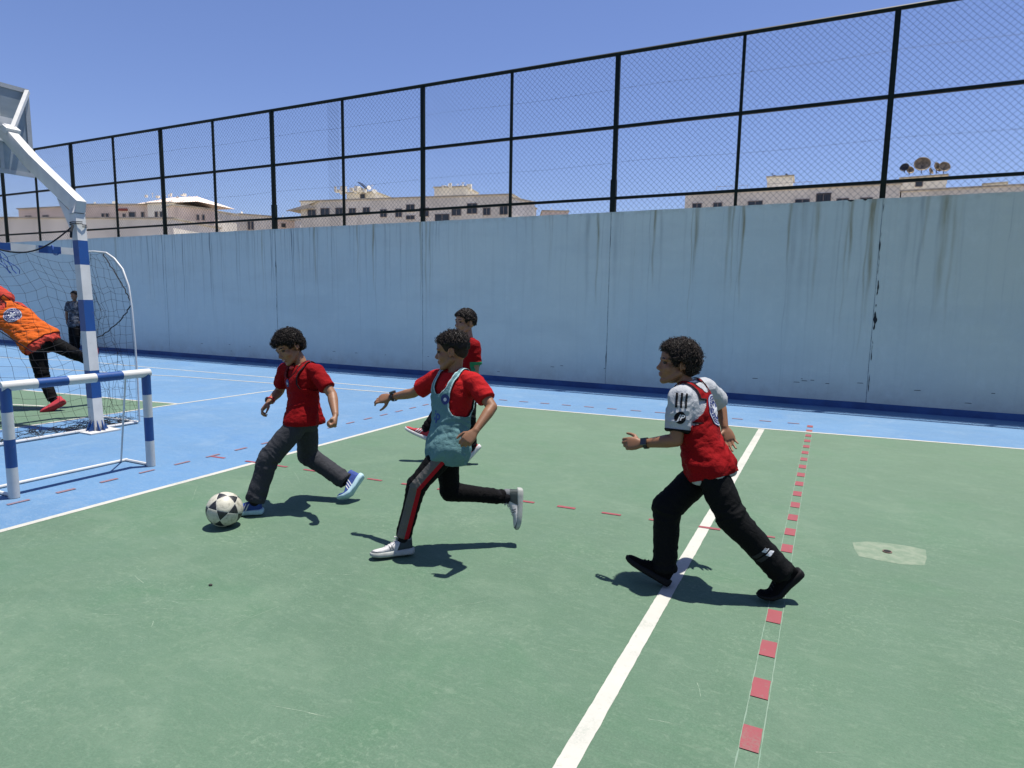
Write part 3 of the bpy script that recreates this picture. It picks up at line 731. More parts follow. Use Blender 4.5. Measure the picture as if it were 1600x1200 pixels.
# small training goal
gx = -5.18; ya, yb, hg = 2.392, 3.430, .845
sg = empty("football_goal", (gx, (ya+yb)/2, 0)); tag(sg, "small training goal with blue and white bands and no net", "goal")
r = .0365
banded(sg, "crossbar", (gx,ya-.0,hg-.036), (gx,yb+.0,hg-.036), [-.03,.2,.41,.62,.83,yb-ya+.03], r, [M['pwhite'],M['pblue']])
for yy in (ya, yb):
    banded(sg, "post", (gx,yy,.0), (gx,yy,hg-.036), [.002,.225,.43,.625,hg-.045], r-.0012, [M['pwhite'],M['pblue']])
g = MB()
for yy in (ya, yb): g.tube([(gx,yy,.012),(gx-.345,yy,.012)], .013, 8)
g.tube([(gx-.345,ya-.01,.012),(gx-.345,yb+.01,.012)], .013, 8)
autosm(g.build("ground_frame", M['pwhite'], sg))
for yy, yt in ((yb-.03, yb-.17),):
    g = MB(); g.tube([(gx-.335,yy-.02,.01),(gx-.01,yt,hg-.06)], .0075, 8); autosm(g.build("brace", M['pwhite'], sg))

# big goal with net
GX, RX, YR, YL, GH = -7.935, -7.115, 4.56, 1.66, 2.0
bgl = empty("football_goal", (GX, (YR+YL)/2, 0)); tag(bgl, "big goal with blue and white crossbar and sagging black net behind the pole", "goal")
def sq_banded(name, p0, p1, cuts, w, parent):
    p0 = Vector(p0); p1 = Vector(p1); d = (p1-p0).normalized(); g = MB()
    for i in range(len(cuts)-1):
        g.tube([p0+d*cuts[i], p0+d*cuts[i+1]], w*.7071*1.0, 4, mi=i % 2, caps=(i in (0, len(cuts)-2)), up=(1,0,0) if abs(d.z) > .5 else (0,0,1))
    return g.build(name, [M['pwhite'],M['pblue']], parent)
L = YR-YL
sq_banded("crossbar", (GX,YR+.04,GH-.04), (GX,YL-.04,GH-.04), [0,.29,.52,.79,1.02,1.28,1.52,1.78,2.03,2.28,2.53,2.78,L+.08], .078, bgl)
for yy in (YR, YL): sq_banded("post", (GX,yy,0), (GX,yy,GH-.081), [.0,.2,.42,.64,.86,1.08,1.3,1.52,1.74,GH-.081], .062, bgl)
prof = [(GX,1.965),(-7.70,1.965),(-7.47,1.945),(-7.33,1.88),(-7.19,1.76),(-7.10,1.57),(-7.065,1.33),(-7.045,.9),(-7.04,.45),(-7.05,.03)]
for yy in (YR, YL):
    g = MB(); g.tube([(x,yy,z) for x,z in prof], .0100, 8); autosm(g.build("curved_stay", M['steel'], bgl))
g = MB(); g.tube([(RX+.03,YR,.018),(RX+.02,YL,.018)], .016, 8)
for yy in (YR, YL): g.tube([(RX+.02,yy,.016),(GX,yy,.016)], .014, 8)
autosm(g.build("ground_frame", M['steel'], bgl))
g = MB()
def wire(pts, r=.0017): g.tube(pts, r, 3, caps=False)
nz_ = lambda a, b, c: noise.noise(Vector((a, b, c)))
NI, NJ = 27, 20
def npt(i, j):
    u = i/(NI-1); v = j/(NJ-1)
    y = YR - .04 - (YR-YL-.08)*u
    v2 = v**1.0
    x = GX + .02 + (RX+.06-GX)*(1-(1-v2)**1.5)*.98
    sag = .10*abs(math.sin(math.pi*u*4.3+.6))*(1-v)**.6
    z = 1.93 - 1.86*v2 - sag + (.03*nz_(u*9, v*7, 1))
    x += .06*nz_(u*5, v*4, 3)*math.sin(math.pi*min(1,v*1.1)) ; y += .035*nz_(u*6, v*6, 7)+.035*nz_(u*2,v*14,9)
    return Vector((x, y, max(z, .01)))
for i in range(NI): wire([npt(i,j) for j in range(NJ)])
for j in range(NJ): wire([npt(i,j) for i in range(NI)])
# side net, cells dragged out of shape
def stay(t):
    a = t*(len(prof)-1); k = min(int(a), len(prof)-2); f = a-k
    return prof[k][0]*(1-f)+prof[k+1][0]*f, prof[k][1]*(1-f)+prof[k+1][1]*f
def prof_at_z(z):
    for k in range(len(prof)-1):
        if prof[k][1] >= z >= prof[k+1][1]:
            f = (prof[k][1]-z)/max(1e-6, prof[k][1]-prof[k+1][1]); return prof[k][0]*(1-f)+prof[k+1][0]*f
    return prof[0][0] if z > 1.9 else prof[-1][0]
def spt(yy, i, j, SI, SJ, sd):
    u = i/(SI-1); v = j/(SJ-1); z = 1.93-1.89*v
    x0 = GX+.02; x1 = prof_at_z(z)-.01
    x = x0+(x1-x0)*u; edge = math.sin(math.pi*u)
    z += .06*edge*nz_(u*4,v*9,sd) + .05*nz_(u*11,v*13,sd+3)*(.3+edge)
    x += (.06*nz_(u*6,v*8,sd+5) + .05*nz_(u*14,v*16,sd+8))*(.2+edge)
    return Vector((x, yy-.015-.10*edge*(.5+nz_(u*3,v*4,sd)), max(.012, z)))
for yy, sd in ((YR, 2.0), (YL, 12.0)):
    SI, SJ = 11, 22
    for i in range(SI): wire([spt(yy,i,j,SI,SJ,sd) for j in range(SJ)])
    for j in range(SJ): wire([spt(yy,i,j,SI,SJ,sd) for i in range(SI)])
# slack folds of net lying along the rear bar
for k in range(190):
    y0 = random.uniform(YL, YR-.02); pts = []
    y = y0; x = RX - random.uniform(-.02,.22); z = random.uniform(.01,.06)
    for q in range(7):
        pts.append((min(x, RX-.02+.03), y, max(.006, z)))
        y += random.uniform(-.07,.09); x += random.uniform(-.06,.05); z = max(.006, min(.085, z+random.uniform(-.045,.045)))
    wire(pts, .0028)
g.build("net", M['net'], bgl)
g = MB()
def rope(pts, r=.006, kn=.0, parts=26, jit=.012):
    pts = [Vector(p) for p in pts]; out = []
    for i in range(parts+1):
        a = i/parts*(len(pts)-1); k = min(int(a), len(pts)-2); f = a-k
        out.append(pts[k].lerp(pts[k+1], f)+Vector((nz_(a*5,1,2),nz_(a*5,4,2),nz_(a*5,8,2)))*jit)
    g.tube(out, r, 5)
rope([(-7.35,3.1,1.16),(-7.4,3.42,1.086),(-7.4,3.69,.866),(-7.4,4.0,.85),(-7.4,4.19,.85),(-7.6,4.40,.87),(-7.75,4.52,.92)], .0055, parts=30)
rope([(-7.93,4.56,.93),(-7.6,4.54,1.0),(-7.3,4.57,1.18),(-7.1,4.58,1.36)], .0065)
rope([(-7.55,4.57,1.93),(-7.35,4.56,1.74),(-7.2,4.57,1.55),(-7.1,4.58,1.38)], .0065)
rope([(-7.93,4.52,1.9),(-7.9,4.53,1.3),(-7.92,4.52,.6),(-7.9,4.52,.05)], .006)
g.build("net_rope", M['net'], bgl)
g = MB()
for (y0, y1) in ((3.45,3.86),(4.22,4.40)):
    for k in range(3 if y0 < 4 else 1):
        a = y0+(y1-y0)*k/5; g.tube([(GX+.05*math.cos(t), a+.012*t, GH-.04+.052*math.sin(t)) for t in [i*.5 for i in range(14)]], .006, 5)
for k in range(4):
    a = 3.68+random.uniform(-.1,.05); g.tube([(GX+.05+random.uniform(-.03,.03), a+.03*i+random.uniform(-.02,.02), GH-.08-.04*i) for i in range(7)], .005, 4)
g.build("cord_wrapping", M['bluecord'], bgl)
g = MB(); pts = [Vector((-7.36,4.16,2.20)).lerp(Vector((-7.9,3.60,1.95)), i/16)+Vector((0,0,-.16*math.sin(math.pi*i/16))) for i in range(17)]
g.tube(pts, .008, 6)
for k in range(2): g.tube([(-7.36+.076*math.cos(t), 4.210+.076*math.sin(t), 2.19+.005*t+.02*k) for t in [i*.45 for i in range(15)]], .005, 6)
g.tube([(-7.32,4.13,2.20),(-7.30,4.10,2.13),(-7.33,4.11,2.07)], .012, 6)
tag(g.build("rope", M['net']), "dark rope tied round the basketball pole and sagging to the big goal", "rope")

# basketball stand
PX0, PY0 = -7.035, 4.075
def pole_at(z): return Vector((PX0 - .146*z, PY0 + .062*z, z))
bs = empty("basketball_stand", (PX0, PY0, 0)); tag(bs, "blue and white banded square pole carrying a backboard on a bent arm", "basketball stand")
H_ = .050
bands = [.012,.36,.655,1.075,1.41,1.785,2.045,2.33]
g = MB(); n_ = len(bands)
for i in range(n_-1):
    vs = []
    for z in (bands[i], bands[i+1]):
        c = pole_at(z)
        for sx, sy in ((-1,-1),(1,-1),(1,1),(-1,1)): vs.append(c+Vector((sx*H_, sy*H_, 0)))
    g.add(vs, [(0,1,5,4),(1,2,6,5),(2,3,7,6),(3,0,4,7)], i % 2)
g.build("pole", [M['pwhite'], M['pblue']], bs)
# bent arm: box section following the plane of the pole
A0 = pole_at(2.33); A1 = pole_at(2.46); A2 = Vector((-8.66, 4.24, 3.30)); A3 = Vector((-8.94, 4.24, 3.38))
hw = .053
g = MB()
def ring(c, t, h):
    t = t.normalized(); side = Vector((0,1,0)); up = side.cross(t).normalized()
    return [c-side*hw-up*h, c-side*hw+up*h, c+side*hw+up*h, c+side*hw-up*h]
t1 = Vector((-.146,0.06,1)); t2 = (A2-A1).normalized(); t2 = Vector((t2.x,0,t2.z)).normalized()
A1b = pole_at(2.42)
rings = [ring(A0, t1, .054), ring(A1b+Vector((.02,0,0)), (t1.normalized()*.55+t2*.45), .085), ring(A1b+t2*.95, t2, .078), ring(A2, t2, .072), ring(A3, Vector((-1,0,.25)), .055)]
vs = [v for rg in rings for v in rg]; fs = []
for i in range(len(rings)-1):
    for k in range(4): fs.append((i*4+k, i*4+(k+1)%4, i*4+4+(k+1)%4, i*4+4+k))
fs += [(0,1,2,3), tuple(len(vs)-1-k for k in range(4))]
g.add(vs, fs); bevel(g.build("arm", M['pwhite'], bs), .006)
g = MB()
c = pole_at(2.15)
for sy in (-.045, .045):
    upv = Vector((t2.z,0,-t2.x)); o_ = Vector((0,sy,0)); pa = pole_at(2.10)+Vector((-H_,0,0))+o_; pb = pole_at(2.36)+Vector((-H_,0,0))+o_; pc = A1b+t2*.27-upv*.078+o_; pm = pole_at(2.22)+Vector((-H_-.05,0,0))+o_
    tri = [pa, pb, pc, pm]
    g.add([tuple(p+Vector((0,-.006,0))) for p in tri]+[tuple(p+Vector((0,.006,0))) for p in tri], [(0,1,2,3),(7,6,5,4),(0,4,5,1),(1,5,6,2),(2,6,7,3),(3,7,4,0)])
g.build("gusset", M['pwhite'], bs)
g = MB(); g.box((PX0-.16,PY0-.16,0.0),(PX0+.16,PY0+.16,.014)); g.build("base_plate", M['pwhite'], bs)
g = MB()
for dx, dy in ((1,0),(-1,0),(0,1),(0,-1)):
    d = Vector((dx,dy,0)); s_ = Vector((-dy,dx,0)); c = Vector((PX0,PY0,.014))+d*H_
    for k in (-.025,.025):
        tri = [c+s_*k, c+s_*k+d*.055, c+s_*k+Vector((0,0,.11))-d*.0]
        g.add([tuple(p+s_*.004) for p in tri]+[tuple(p-s_*.004) for p in tri], [(0,1,2),(5,4,3),(0,3,4,1),(1,4,5,2),(2,5,3,0)])
g.build("foot_fin", M['pblue'], bs)
# backboard
BX = -9.0; by0, by1, bz0, bz1 = 3.08, 4.665, 2.90, 3.945
n = NT("weathered_board"); X, Y, Z = n.sep()
col = n.mix(n.ramp(n.noise(1.2,5,.6,n.mapping((1,.6,3))), .3,.7), (.17,.21,.24), (.25,.29,.31))
n.color(col); n.rough(.35); M['board'] = n.m
n.b.inputs["Transmission Weight"].default_value = .0
bb = empty("tmp"); bpy.data.objects.remove(bb)
g = MB(); g.box((BX-.006,by0+.03,bz0+.03),(BX+.006,by1-.03,bz1-.03)); board = g.build("backboard", M['board'], bs)
M['bframe'] = paint("board_frame_paint", (.40,.42,.43))
g = MB(); f_ = .05
g.box((BX-.018,by0,bz0),(BX+.018,by1,bz0+f_)); g.box((BX-.018,by0,bz1-f_),(BX+.018,by1,bz1))
g.box((BX-.018,by0,bz0+f_),(BX+.018,by0+f_,bz1-f_)); g.box((BX-.018,by1-f_,bz0+f_),(BX+.018,by1,bz1-f_))
g.build("board_frame", M['bframe'], board)
g = MB()
for yy in (by0+.35, by1-.35): g.box((BX+.007,yy-.02,bz0+f_),(BX+.030,yy+.02,bz1-f_))
g.build("board_rib", M['bframe'], board)
g = MB(); g.tube([(BX+.03,by1-.02,bz1-.03),(-8.62,4.28,3.36)], .030, 4); g.tube([(BX+.03,by0+.02,bz1-.03),(-8.62,4.20,3.36)], .030, 4)
g.build("stay", M['pwhite'], bs)
g = MB(); g.obox((-8.60,4.24,3.335), Vector((.06,0,-.035)), Vector((0,.075,0)), Vector((.018,0,.03))); g.build("bracket", M['steel'], bs)
g = MB(); g.obox((BX+.045,4.24,3.40), Vector((.03,0,0)), Vector((0,.2,0)), Vector((0,0,.14))); g.build("mounting_plate", M['steel'], bs)
g = MB(); g.tube([(BX-.24+.225*math.cos(t), 4.0+.225*math.sin(t), 3.02) for t in [i*math.pi/12 for i in range(25)]], .010, 6); g.box((BX-.05,3.93,2.98),(BX-.018,4.07,3.05))
g.build("hoop", simple("orange_paint", (.55,.12,.03), .5), bs)

# football: icosidodecahedron panels, white pentagons and black triangles
def make_ball(c, rad, rotm):
    phi = (1+5**.5)/2
    ico = []
    for a in (-1,1):
        for b in (-phi,phi):
            ico += [(0,a,b),(a,b,0),(b,0,a)]
    ico = [Vector(v).normalized() for v in ico]
    faces = []
    for i in range(12):
        for j in range(i+1,12):
            for k in range(j+1,12):
                if abs((ico[i]-ico[j]).length-(ico[j]-ico[k]).length) < 1e-3 and (ico[i]-ico[j]).length < 1.2 and (ico[i]-ico[k]).length < 1.2 and (ico[j]-ico[k]).length < 1.2:
                    faces.append((i,j,k))
    bm = bmesh.new(); bmesh.ops.create_icosphere(bm, subdivisions=7, radius=1)
    tris = [[(ico[a]+ico[b]).normalized() for a,b in ((i,j),(j,k),(k,i))] for i,j,k in faces]
    planes = []
    for t in tris:
        cen = (t[0]+t[1]+t[2]).normalized(); pl = []
        for a in range(3):
            n_ = t[a].cross(t[(a+1)%3]).normalized()
            if n_.dot(cen) < 0: n_ = -n_
            pl.append(n_)
        planes.append((cen, pl))
    dd = {}
    for v in bm.verts:
        p = v.co.normalized(); best = -9; ci = 0
        for cen, pl in planes:
            if cen.dot(p) > .6:
                m_ = min(n_.dot(p) for n_ in pl); best = max(best, m_)
        dd[v.index] = best
        seam = math.exp(-((best+.005)/.018)**2)
        # debossed ring inside the pentagons
        q = max(ico, key=lambda w: w.dot(p)); a_ = math.acos(min(1, q.dot(p)))
        seam2 = math.exp(-((a_-.30)/.018)**2)*.5
        v.co = p*(rad*(1-.010*max(seam, seam2)))
    bm.verts.index_update()
    for f in bm.faces:
        m_ = sum(dd[v.index] for v in f.verts)/3
        f.material_index = (0 if m_ < -.012 else (2 if m_ < .002 else 1))
        f.smooth = True
    me = bpy.data.meshes.new("football"); bm.to_mesh(me); bm.free()
    me.transform(Matrix.Translation(c) @ rotm)
    return me
n = NT("scuffed_ball_white"); w = n.ramp(n.noise(40,5,.7), .45,.75)
col = n.mix(w, (.46,.44,.35), (.20,.19,.14)); n.color(col); n.rough(.5); n.bump(n.noise(300,2),.2,.002); M['ballw'] = n.m
M['ballk'] = simple("ball_black", (.016,.018,.02), .5, .6, 60)
M['ballseam'] = simple("ball_seam_white", (.66,.65,.58), .5, .2, 60)
BALL = Vector((-3.385, 2.713, .1115))
ob = new_obj("football", make_ball(BALL, .1105, Matrix.Rotation(.62, 3, 'Z').to_4x4() @ Matrix.Rotation(.35, 3, 'X').to_4x4() @ Matrix.Rotation(.3, 3, 'Y').to_4x4()), [M['ballw'], M['ballk'], M['ballseam']])
tag(ob, "scuffed white football with black triangles at the kicking foot", "football")

# ------------------------------------------------------------------ people
JOINTS = {
 'R': {'S': 1.4, 'hip': (-0.504, 3.314, 0.632), 'neck': (-0.652, 3.366, 1.044), 'head': (-0.71, 3.364, 1.151), 'LS': (-0.656, 3.243, 0.984), 'RS': (-0.591, 3.515, 1.004), 'LE': (-0.657, 3.202, 0.774), 'LW': (-0.836, 3.23, 0.731), 'LH': (-0.943, 3.221, 0.721), 'RE': (-0.535, 3.731, 0.899), 'RW': (-0.491, 3.668, 0.781), 'RH': (-0.453, 3.642, 0.706), 'LHp': (-0.493, 3.241, 0.637), 'RHp': (-0.514, 3.397, 0.616), 'LK': (-0.374, 3.234, 0.409), 'LA': (-0.123, 3.298, 0.144), 'Lheel': (-0.032, 3.343, 0.142), 'Ltoe': (-0.164, 3.272, -0.015), 'RK': (-0.699, 3.252, 0.401), 'RA': (-0.683, 3.203, 0.08), 'Rheel': (-0.661, 3.18, -0.0), 'Rtoe': (-0.871, 3.178, 0.086)},
 'C': {'S': 1.34, 'hip': (-1.908, 3.033, 0.632), 'neck': (-1.899, 3.098, 1.058), 'head': (-1.927, 3.095, 1.174), 'LS': (-1.752, 3.063, 1.005), 'RS': (-2.038, 3.111, 1.003), 'LE': (-1.619, 3.021, 0.885), 'LW': (-1.642, 2.882, 0.776), 'LH': (-1.679, 2.82, 0.711), 'RE': (-2.205, 3.116, 0.906), 'RW': (-2.386, 3.144, 0.863), 'RH': (-2.503, 3.116, 0.839), 'LHp': (-1.864, 2.989, 0.643), 'RHp': (-1.955, 3.087, 0.62), 'LK': (-2.016, 2.883, 0.429), 'LA': (-2.112, 2.879, 0.099), 'Lheel': (-2.056, 2.9, 0.006), 'Ltoe': (-2.214, 2.74, 0.006), 'RK': (-1.947, 3.118, 0.337), 'RA': (-1.669, 3.317, 0.29), 'Rheel': (-1.587, 3.376, 0.338), 'Rtoe': (-1.58, 3.342, 0.154)},
 'L': {'S': 1.36, 'hip': (-3.224, 3.256, 0.622), 'neck': (-3.245, 3.279, 1.012), 'head': (-3.317, 3.225, 1.122), 'LS': (-3.096, 3.255, 0.961), 'RS': (-3.416, 3.286, 0.951), 'LE': (-2.957, 3.248, 0.819), 'LW': (-2.853, 3.16, 0.707), 'LH': (-2.832, 3.128, 0.651), 'RE': (-3.512, 3.318, 0.795), 'RW': (-3.486, 3.198, 0.734), 'RH': (-3.495, 3.142, 0.686), 'LHp': (-3.192, 3.194, 0.626), 'RHp': (-3.262, 3.325, 0.607), 'LK': (-3.331, 3.034, 0.384), 'LA': (-3.384, 2.956, 0.098), 'Lheel': (-3.349, 2.986, 0.006), 'Ltoe': (-3.48, 2.883, 0.006), 'RK': (-3.37, 3.433, 0.317), 'RA': (-3.082, 3.507, 0.146), 'Rheel': (-2.966, 3.58, 0.178), 'Rtoe': (-3.012, 3.429, 0.006)},
 'B': {'S': 1.36, 'hip': (-2.923, 4.97, 0.699), 'neck': (-2.937, 5.023, 1.121), 'head': (-2.979, 5.012, 1.271), 'LS': (-2.851, 4.967, 1.064), 'RS': (-3.09, 5.028, 1.062), 'LE': (-2.835, 4.965, 0.834), 'LW': (-2.895, 4.833, 0.75), 'LH': (-2.934, 4.788, 0.729), 'RE': (-3.116, 5.015, 0.896), 'RW': (-3.078, 4.956, 0.749), 'RH': (-3.075, 4.951, 0.702), 'LHp': (-2.877, 4.926, 0.701), 'RHp': (-2.974, 5.021, 0.684), 'LK': (-2.846, 4.877, 0.408), 'LA': (-2.812, 4.879, 0.147), 'Lheel': (-2.735, 4.918, 0.154), 'Ltoe': (-2.848, 4.829, -0.0), 'RK': (-3.13, 4.875, 0.517), 'RA': (-3.244, 4.773, 0.279), 'Rheel': (-3.21, 4.765, 0.183), 'Rtoe': (-3.417, 4.698, 0.274)},
 'K': {'S': 1.62, 'hip': (-9.034, 4.605, 0.87), 'neck': (-9.555, 4.462, 1.291), 'head': (-9.757, 4.382, 1.435), 'LS': (-9.506, 4.368, 1.09), 'RS': (-9.562, 4.531, 1.407), 'LE': (-9.645, 4.252, 0.918), 'LW': (-9.933, 4.204, 0.794), 'LH': (-10.019, 4.155, 0.751), 'RE': (-9.84, 4.471, 1.56), 'RW': (-10.163, 4.439, 1.667), 'RH': (-10.256, 4.397, 1.698), 'LHp': (-9.048, 4.556, 0.814), 'RHp': (-9.024, 4.668, 0.883), 'LK': (-8.959, 4.558, 0.434), 'LA': (-8.794, 4.584, 0.122), 'Lheel': (-8.619, 4.625, 0.114), 'Ltoe': (-8.717, 4.461, 0.006), 'RK': (-8.808, 4.863, 0.708), 'RA': (-8.783, 5.081, 0.576), 'Rheel': (-8.732, 5.097, 0.509), 'Rtoe': (-8.776, 5.162, 0.725)},
 'F': {'S': 1.5, 'hip': (-17.96, 9.999, 0.715), 'neck': (-18.002, 10.062, 1.305), 'head': (-17.96, 10.049, 1.465), 'LS': (-17.877, 10.117, 1.256), 'RS': (-18.134, 9.987, 1.243), 'LE': (-17.866, 10.143, 1.003), 'LW': (-17.814, 10.084, 0.802), 'LH': (-17.814, 10.069, 0.701), 'RE': (-18.216, 9.968, 0.997), 'RW': (-18.141, 9.921, 0.796), 'RH': (-18.126, 9.914, 0.695), 'LHp': (-17.905, 10.024, 0.699), 'RHp': (-18.012, 9.971, 0.697), 'LK': (-17.815, 9.967, 0.383), 'LA': (-17.838, 9.968, 0.076), 'Lheel': (-17.929, 10.023, 0.006), 'Ltoe': (-17.234, 9.662, 0.006), 'RK': (-17.936, 9.907, 0.381), 'RA': (-17.96, 9.908, 0.074), 'Rheel': (-18.037, 9.938, 0.006), 'Rtoe': (-17.373, 9.553, 0.006)},
}

V = Vector
def finish_mesh(me, voxel, iters=3, fac=.5, extra=None):
    ob = bpy.data.objects.new("work", me); scene.collection.objects.link(ob)
    m = ob.modifiers.new("r", 'REMESH'); m.mode = 'VOXEL'; m.voxel_size = voxel; m.adaptivity = 0
    if iters:
        s_ = ob.modifiers.new("s", 'SMOOTH'); s_.factor = fac; s_.iterations = iters
    dg = bpy.context.evaluated_depsgraph_get(); dg.update()
    out = bpy.data.meshes.new_from_object(ob.evaluated_get(dg))
    bpy.data.objects.remove(ob); out.materials.clear()
    return out
def remesh(mb, voxel, iters=3, fac=.5):
    return finish_mesh(mb.mesh(), voxel, iters, fac)
def verts_of(me):
    a = np.empty(len(me.vertices)*3); me.vertices.foreach_get("co", a); a = a.reshape(-1,3)
    b = np.empty(len(me.vertices)*3); me.vertices.foreach_get("normal", b); return a, b.reshape(-1,3)
def set_verts(me, a):
    me.vertices.foreach_set("co", a.astype(np.float32).ravel()); me.update()
def displace(me, fn):
    a, n = verts_of(me)
    d = np.array([fn(V(p)) for p in a]); set_verts(me, a + n*d[:,None])
def decal(me, field, offset, vary=None):
    """the part of a surface where field > 0, lifted off along its normals"""
    a, n = verts_of(me)
    f = np.array([field(V(p), V(q)) for p, q in zip(a, n)])
    off = np.full(len(a), offset) if vary is None else np.array([vary(x) for x in f])
    P = a + n*off[:,None]
    vs, fs, vid, eid = [], [], {}, {}
    def gv(i):
        if i not in vid: vid[i] = len(vs); vs.append(P[i])
        return vid[i]
    def ge(i, j):
        key = (i, j) if i < j else (j, i)
        if key not in eid:
            t = f[i]/(f[i]-f[j]); eid[key] = len(vs)
            o = P[i]*(1-t)+P[j]*t
            vs.append(o)
        return eid[key]
    for p in me.polygons:
        ix = list(p.vertices); s_ = [f[i] > 0 for i in ix]
        if not any(s_): continue
        if all(s_): fs.append([gv(i) for i in ix]); continue
        o = []
        for q in range(len(ix)):
            i, j = ix[q], ix[(q+1)%len(ix)]
            if f[i] > 0: o.append(gv(i))
            if (f[i] > 0) != (f[j] > 0): o.append(ge(i, j))
        if len(o) > 2: fs.append(o)
    out = bpy.data.meshes.new("decal"); out.from_pydata([tuple(v) for v in vs], [], fs); out.update()
    return out
def thick(ob, t, off=1):
    m = ob.modifiers.new("t", 'SOLIDIFY'); m.thickness = t; m.offset = off; return ob
def frame(f, u):
    f = V(f).normalized(); r = f.cross(V(u)).normalized(); u = r.cross(f)
    return Matrix((r, f, u)).transposed()
def limb(mb, pts, rs, n=16, ends=True):
    pts = [V(p) for p in pts]
    for i in range(len(pts)-1):
        m = 6; q = [pts[i].lerp(pts[i+1], t/m) for t in range(m+1)]
        rr = [rs[i]+(rs[i+1]-rs[i])*(t/m) for t in range(m+1)]
        mb.tube(q, rr, n)
        if i or ends: mb.ellipsoid(pts[i], (rs[i],)*3, nu=14, nv=8)
    if ends: mb.ellipsoid(pts[-1], (rs[-1],)*3, nu=14, nv=8)
def interp(tab, t):
    for i in range(len(tab)-1):
        if t <= tab[i+1][0]:
            f = (t-tab[i][0])/(tab[i+1][0]-tab[i][0]); f = max(0, f)
            return [a+(b-a)*f for a, b in zip(tab[i][1:], tab[i+1][1:])]
    return list(tab[-1][1:])

LEFT = -R0; TOWARD = V((.4447,-.8957,0))
SKIN = {}
def skin_mat(name, c):
    n = NT(name); c = tuple(x*ALB for x in c)
    a = n.ramp(n.noise(9,4,.6), .3,.7)
    n.color(n.mix(a, tuple(x*.90 for x in c), (c[0]*1.08, c[1]*1.0, c[2]*.96)))
    n.rough(.52); n.b.inputs["Specular IOR Level"].default_value = .4
    n.b.inputs["Subsurface Weight"].default_value = .08
    n.b.inputs["Subsurface Radius"].default_value = (.02,.008,.004)
    n.b.inputs["Subsurface Scale"].default_value = .3
    n.bump(n.noise(160,3), .12, .002); return n.m
def cloth(name, c, bs=420, rough=.85, sheen=.0, wr=0.0, var=.07):
    n = NT(name); c = tuple(x*ALB for x in c)
    a = n.ramp(n.noise(7,4,.6), .3,.7)
    n.color(n.mix(a, tuple(x*(1-var) for x in c), tuple(x*(1+var) for x in c)))
    n.rough(rough); n.b.inputs["Sheen Weight"].default_value = sheen
    n.b.inputs["Specular IOR Level"].default_value = .12
    h = n.math('ADD', n.math('MULTIPLY', n.noise(bs,2,.6), .25), n.math('MULTIPLY', n.noise(26,3,.55,dist=.8), 1.0))
    n.bump(h, .65, .012); return n.m
M['hair'] = simple("dark_hair", (.008,.006,.005), .6, .5, 40, spec=.2)
M['hair_glint'] = simple("sun_glint_hair", (.050,.034,.026), .55, .6, 50, spec=.3)  # brown strand colour paints sunlit glints into the near-black hair
M['fade'] = simple("faded_hair", (.030,.021,.015), .8, .35, 60, spec=.15)
M['eyew'] = simple("eye_white", (.07,.05,.042), .6, .05, spec=.1)
M['iris'] = simple("dark_iris", (.015,.008,.005), .15, .1)
M['lips'] = simple("lips", (.26,.10,.08), .5, .1, 30)
M['teeth'] = simple("teeth", (.7,.66,.58), .3, .05)

TORSO = [(-.20,.060,.055),(-.12,.108,.080),(-.02,.124,.090),(.10,.120,.086),(.30,.104,.074),(.50,.108,.080),(.68,.120,.087),(.82,.120,.080),(.92,.088,.062),(1.0,.052,.048)]

def head_prims(mb, T, full=True):
    def E(c, r, rx=0, nu=20, nv=12):
        Rm = T.to_3x3().normalized() @ Matrix.Rotation(rx, 3, 'X'); s_ = T.to_scale()[0]
        mb.ellipsoid(T @ V(c), tuple(x*s_ for x in r), Rm, nu, nv)
    s_ = T.to_scale()[0]
    E((0,-.018,.030),(.071,.090,.080)); E((0,-.045,.0),(.060,.058,.062)); E((0,.022,-.034),(.058,.064,.076)); E((0,.03,.035),(.058,.052,.055))
    for k in (-1,1):
        limb(mb, [T@V((k*.046,-.005,-.050)), T@V((k*.034,.036,-.078)), T@V((k*.012,.060,-.093))], [.022*s_,.021*s_,.018*s_])
        E((k*.034,.050,-.030),(.026,.027,.028))
    E((0,.064,-.095),(.021,.021,.018)); E((0,.062,-.062),(.027,.024,.024))
    if full:
        for k in (-1,1):
            E((k*.029,.066,.020),(.024,.015,.008))
            limb(mb, [T@V((k*.018,.074,.013)), T@V((k*.031,.0765,.0145)), T@V((k*.043,.066,.010))], [.0035*s_,.0048*s_,.0035*s_], 8)
            limb(mb, [T@V((k*.019,.073,-.006)), T@V((k*.031,.074,-.009)), T@V((k*.042,.066,-.006))], [.003*s_]*3, 8)
            E((k*.0105,.090,-.034),(.0085,.010,.0075))
            # ear
            c = V((k*.0735,-.012,-.010)); pts = []
            for i in range(11):
                a = math.radians(-60+i*30); pts.append(T @ (c+V((k*(.006+.005*math.cos(a)*-1), -.016*math.cos(a)*1.0-.003, .026*math.sin(a)*(1.0 if math.sin(a)>0 else .95)))))
            mb.tube(pts, [.0046*s_]*11, 8); E((k*.072,-.012,-.010),(.0055,.013,.022)); E((k*.074,-.006,-.032),(.005,.007,.008))
        limb(mb, [T@V((0,.074,.018)), T@V((0,.086,-.010)), T@V((0,.0965,-.027))], [.0070*s_,.0072*s_,.0105*s_], 12)
        E((0,.0845,-.0555),(.020,.0075,.0048)); E((0,.0825,-.0665),(.017,.0078,.0058)); 

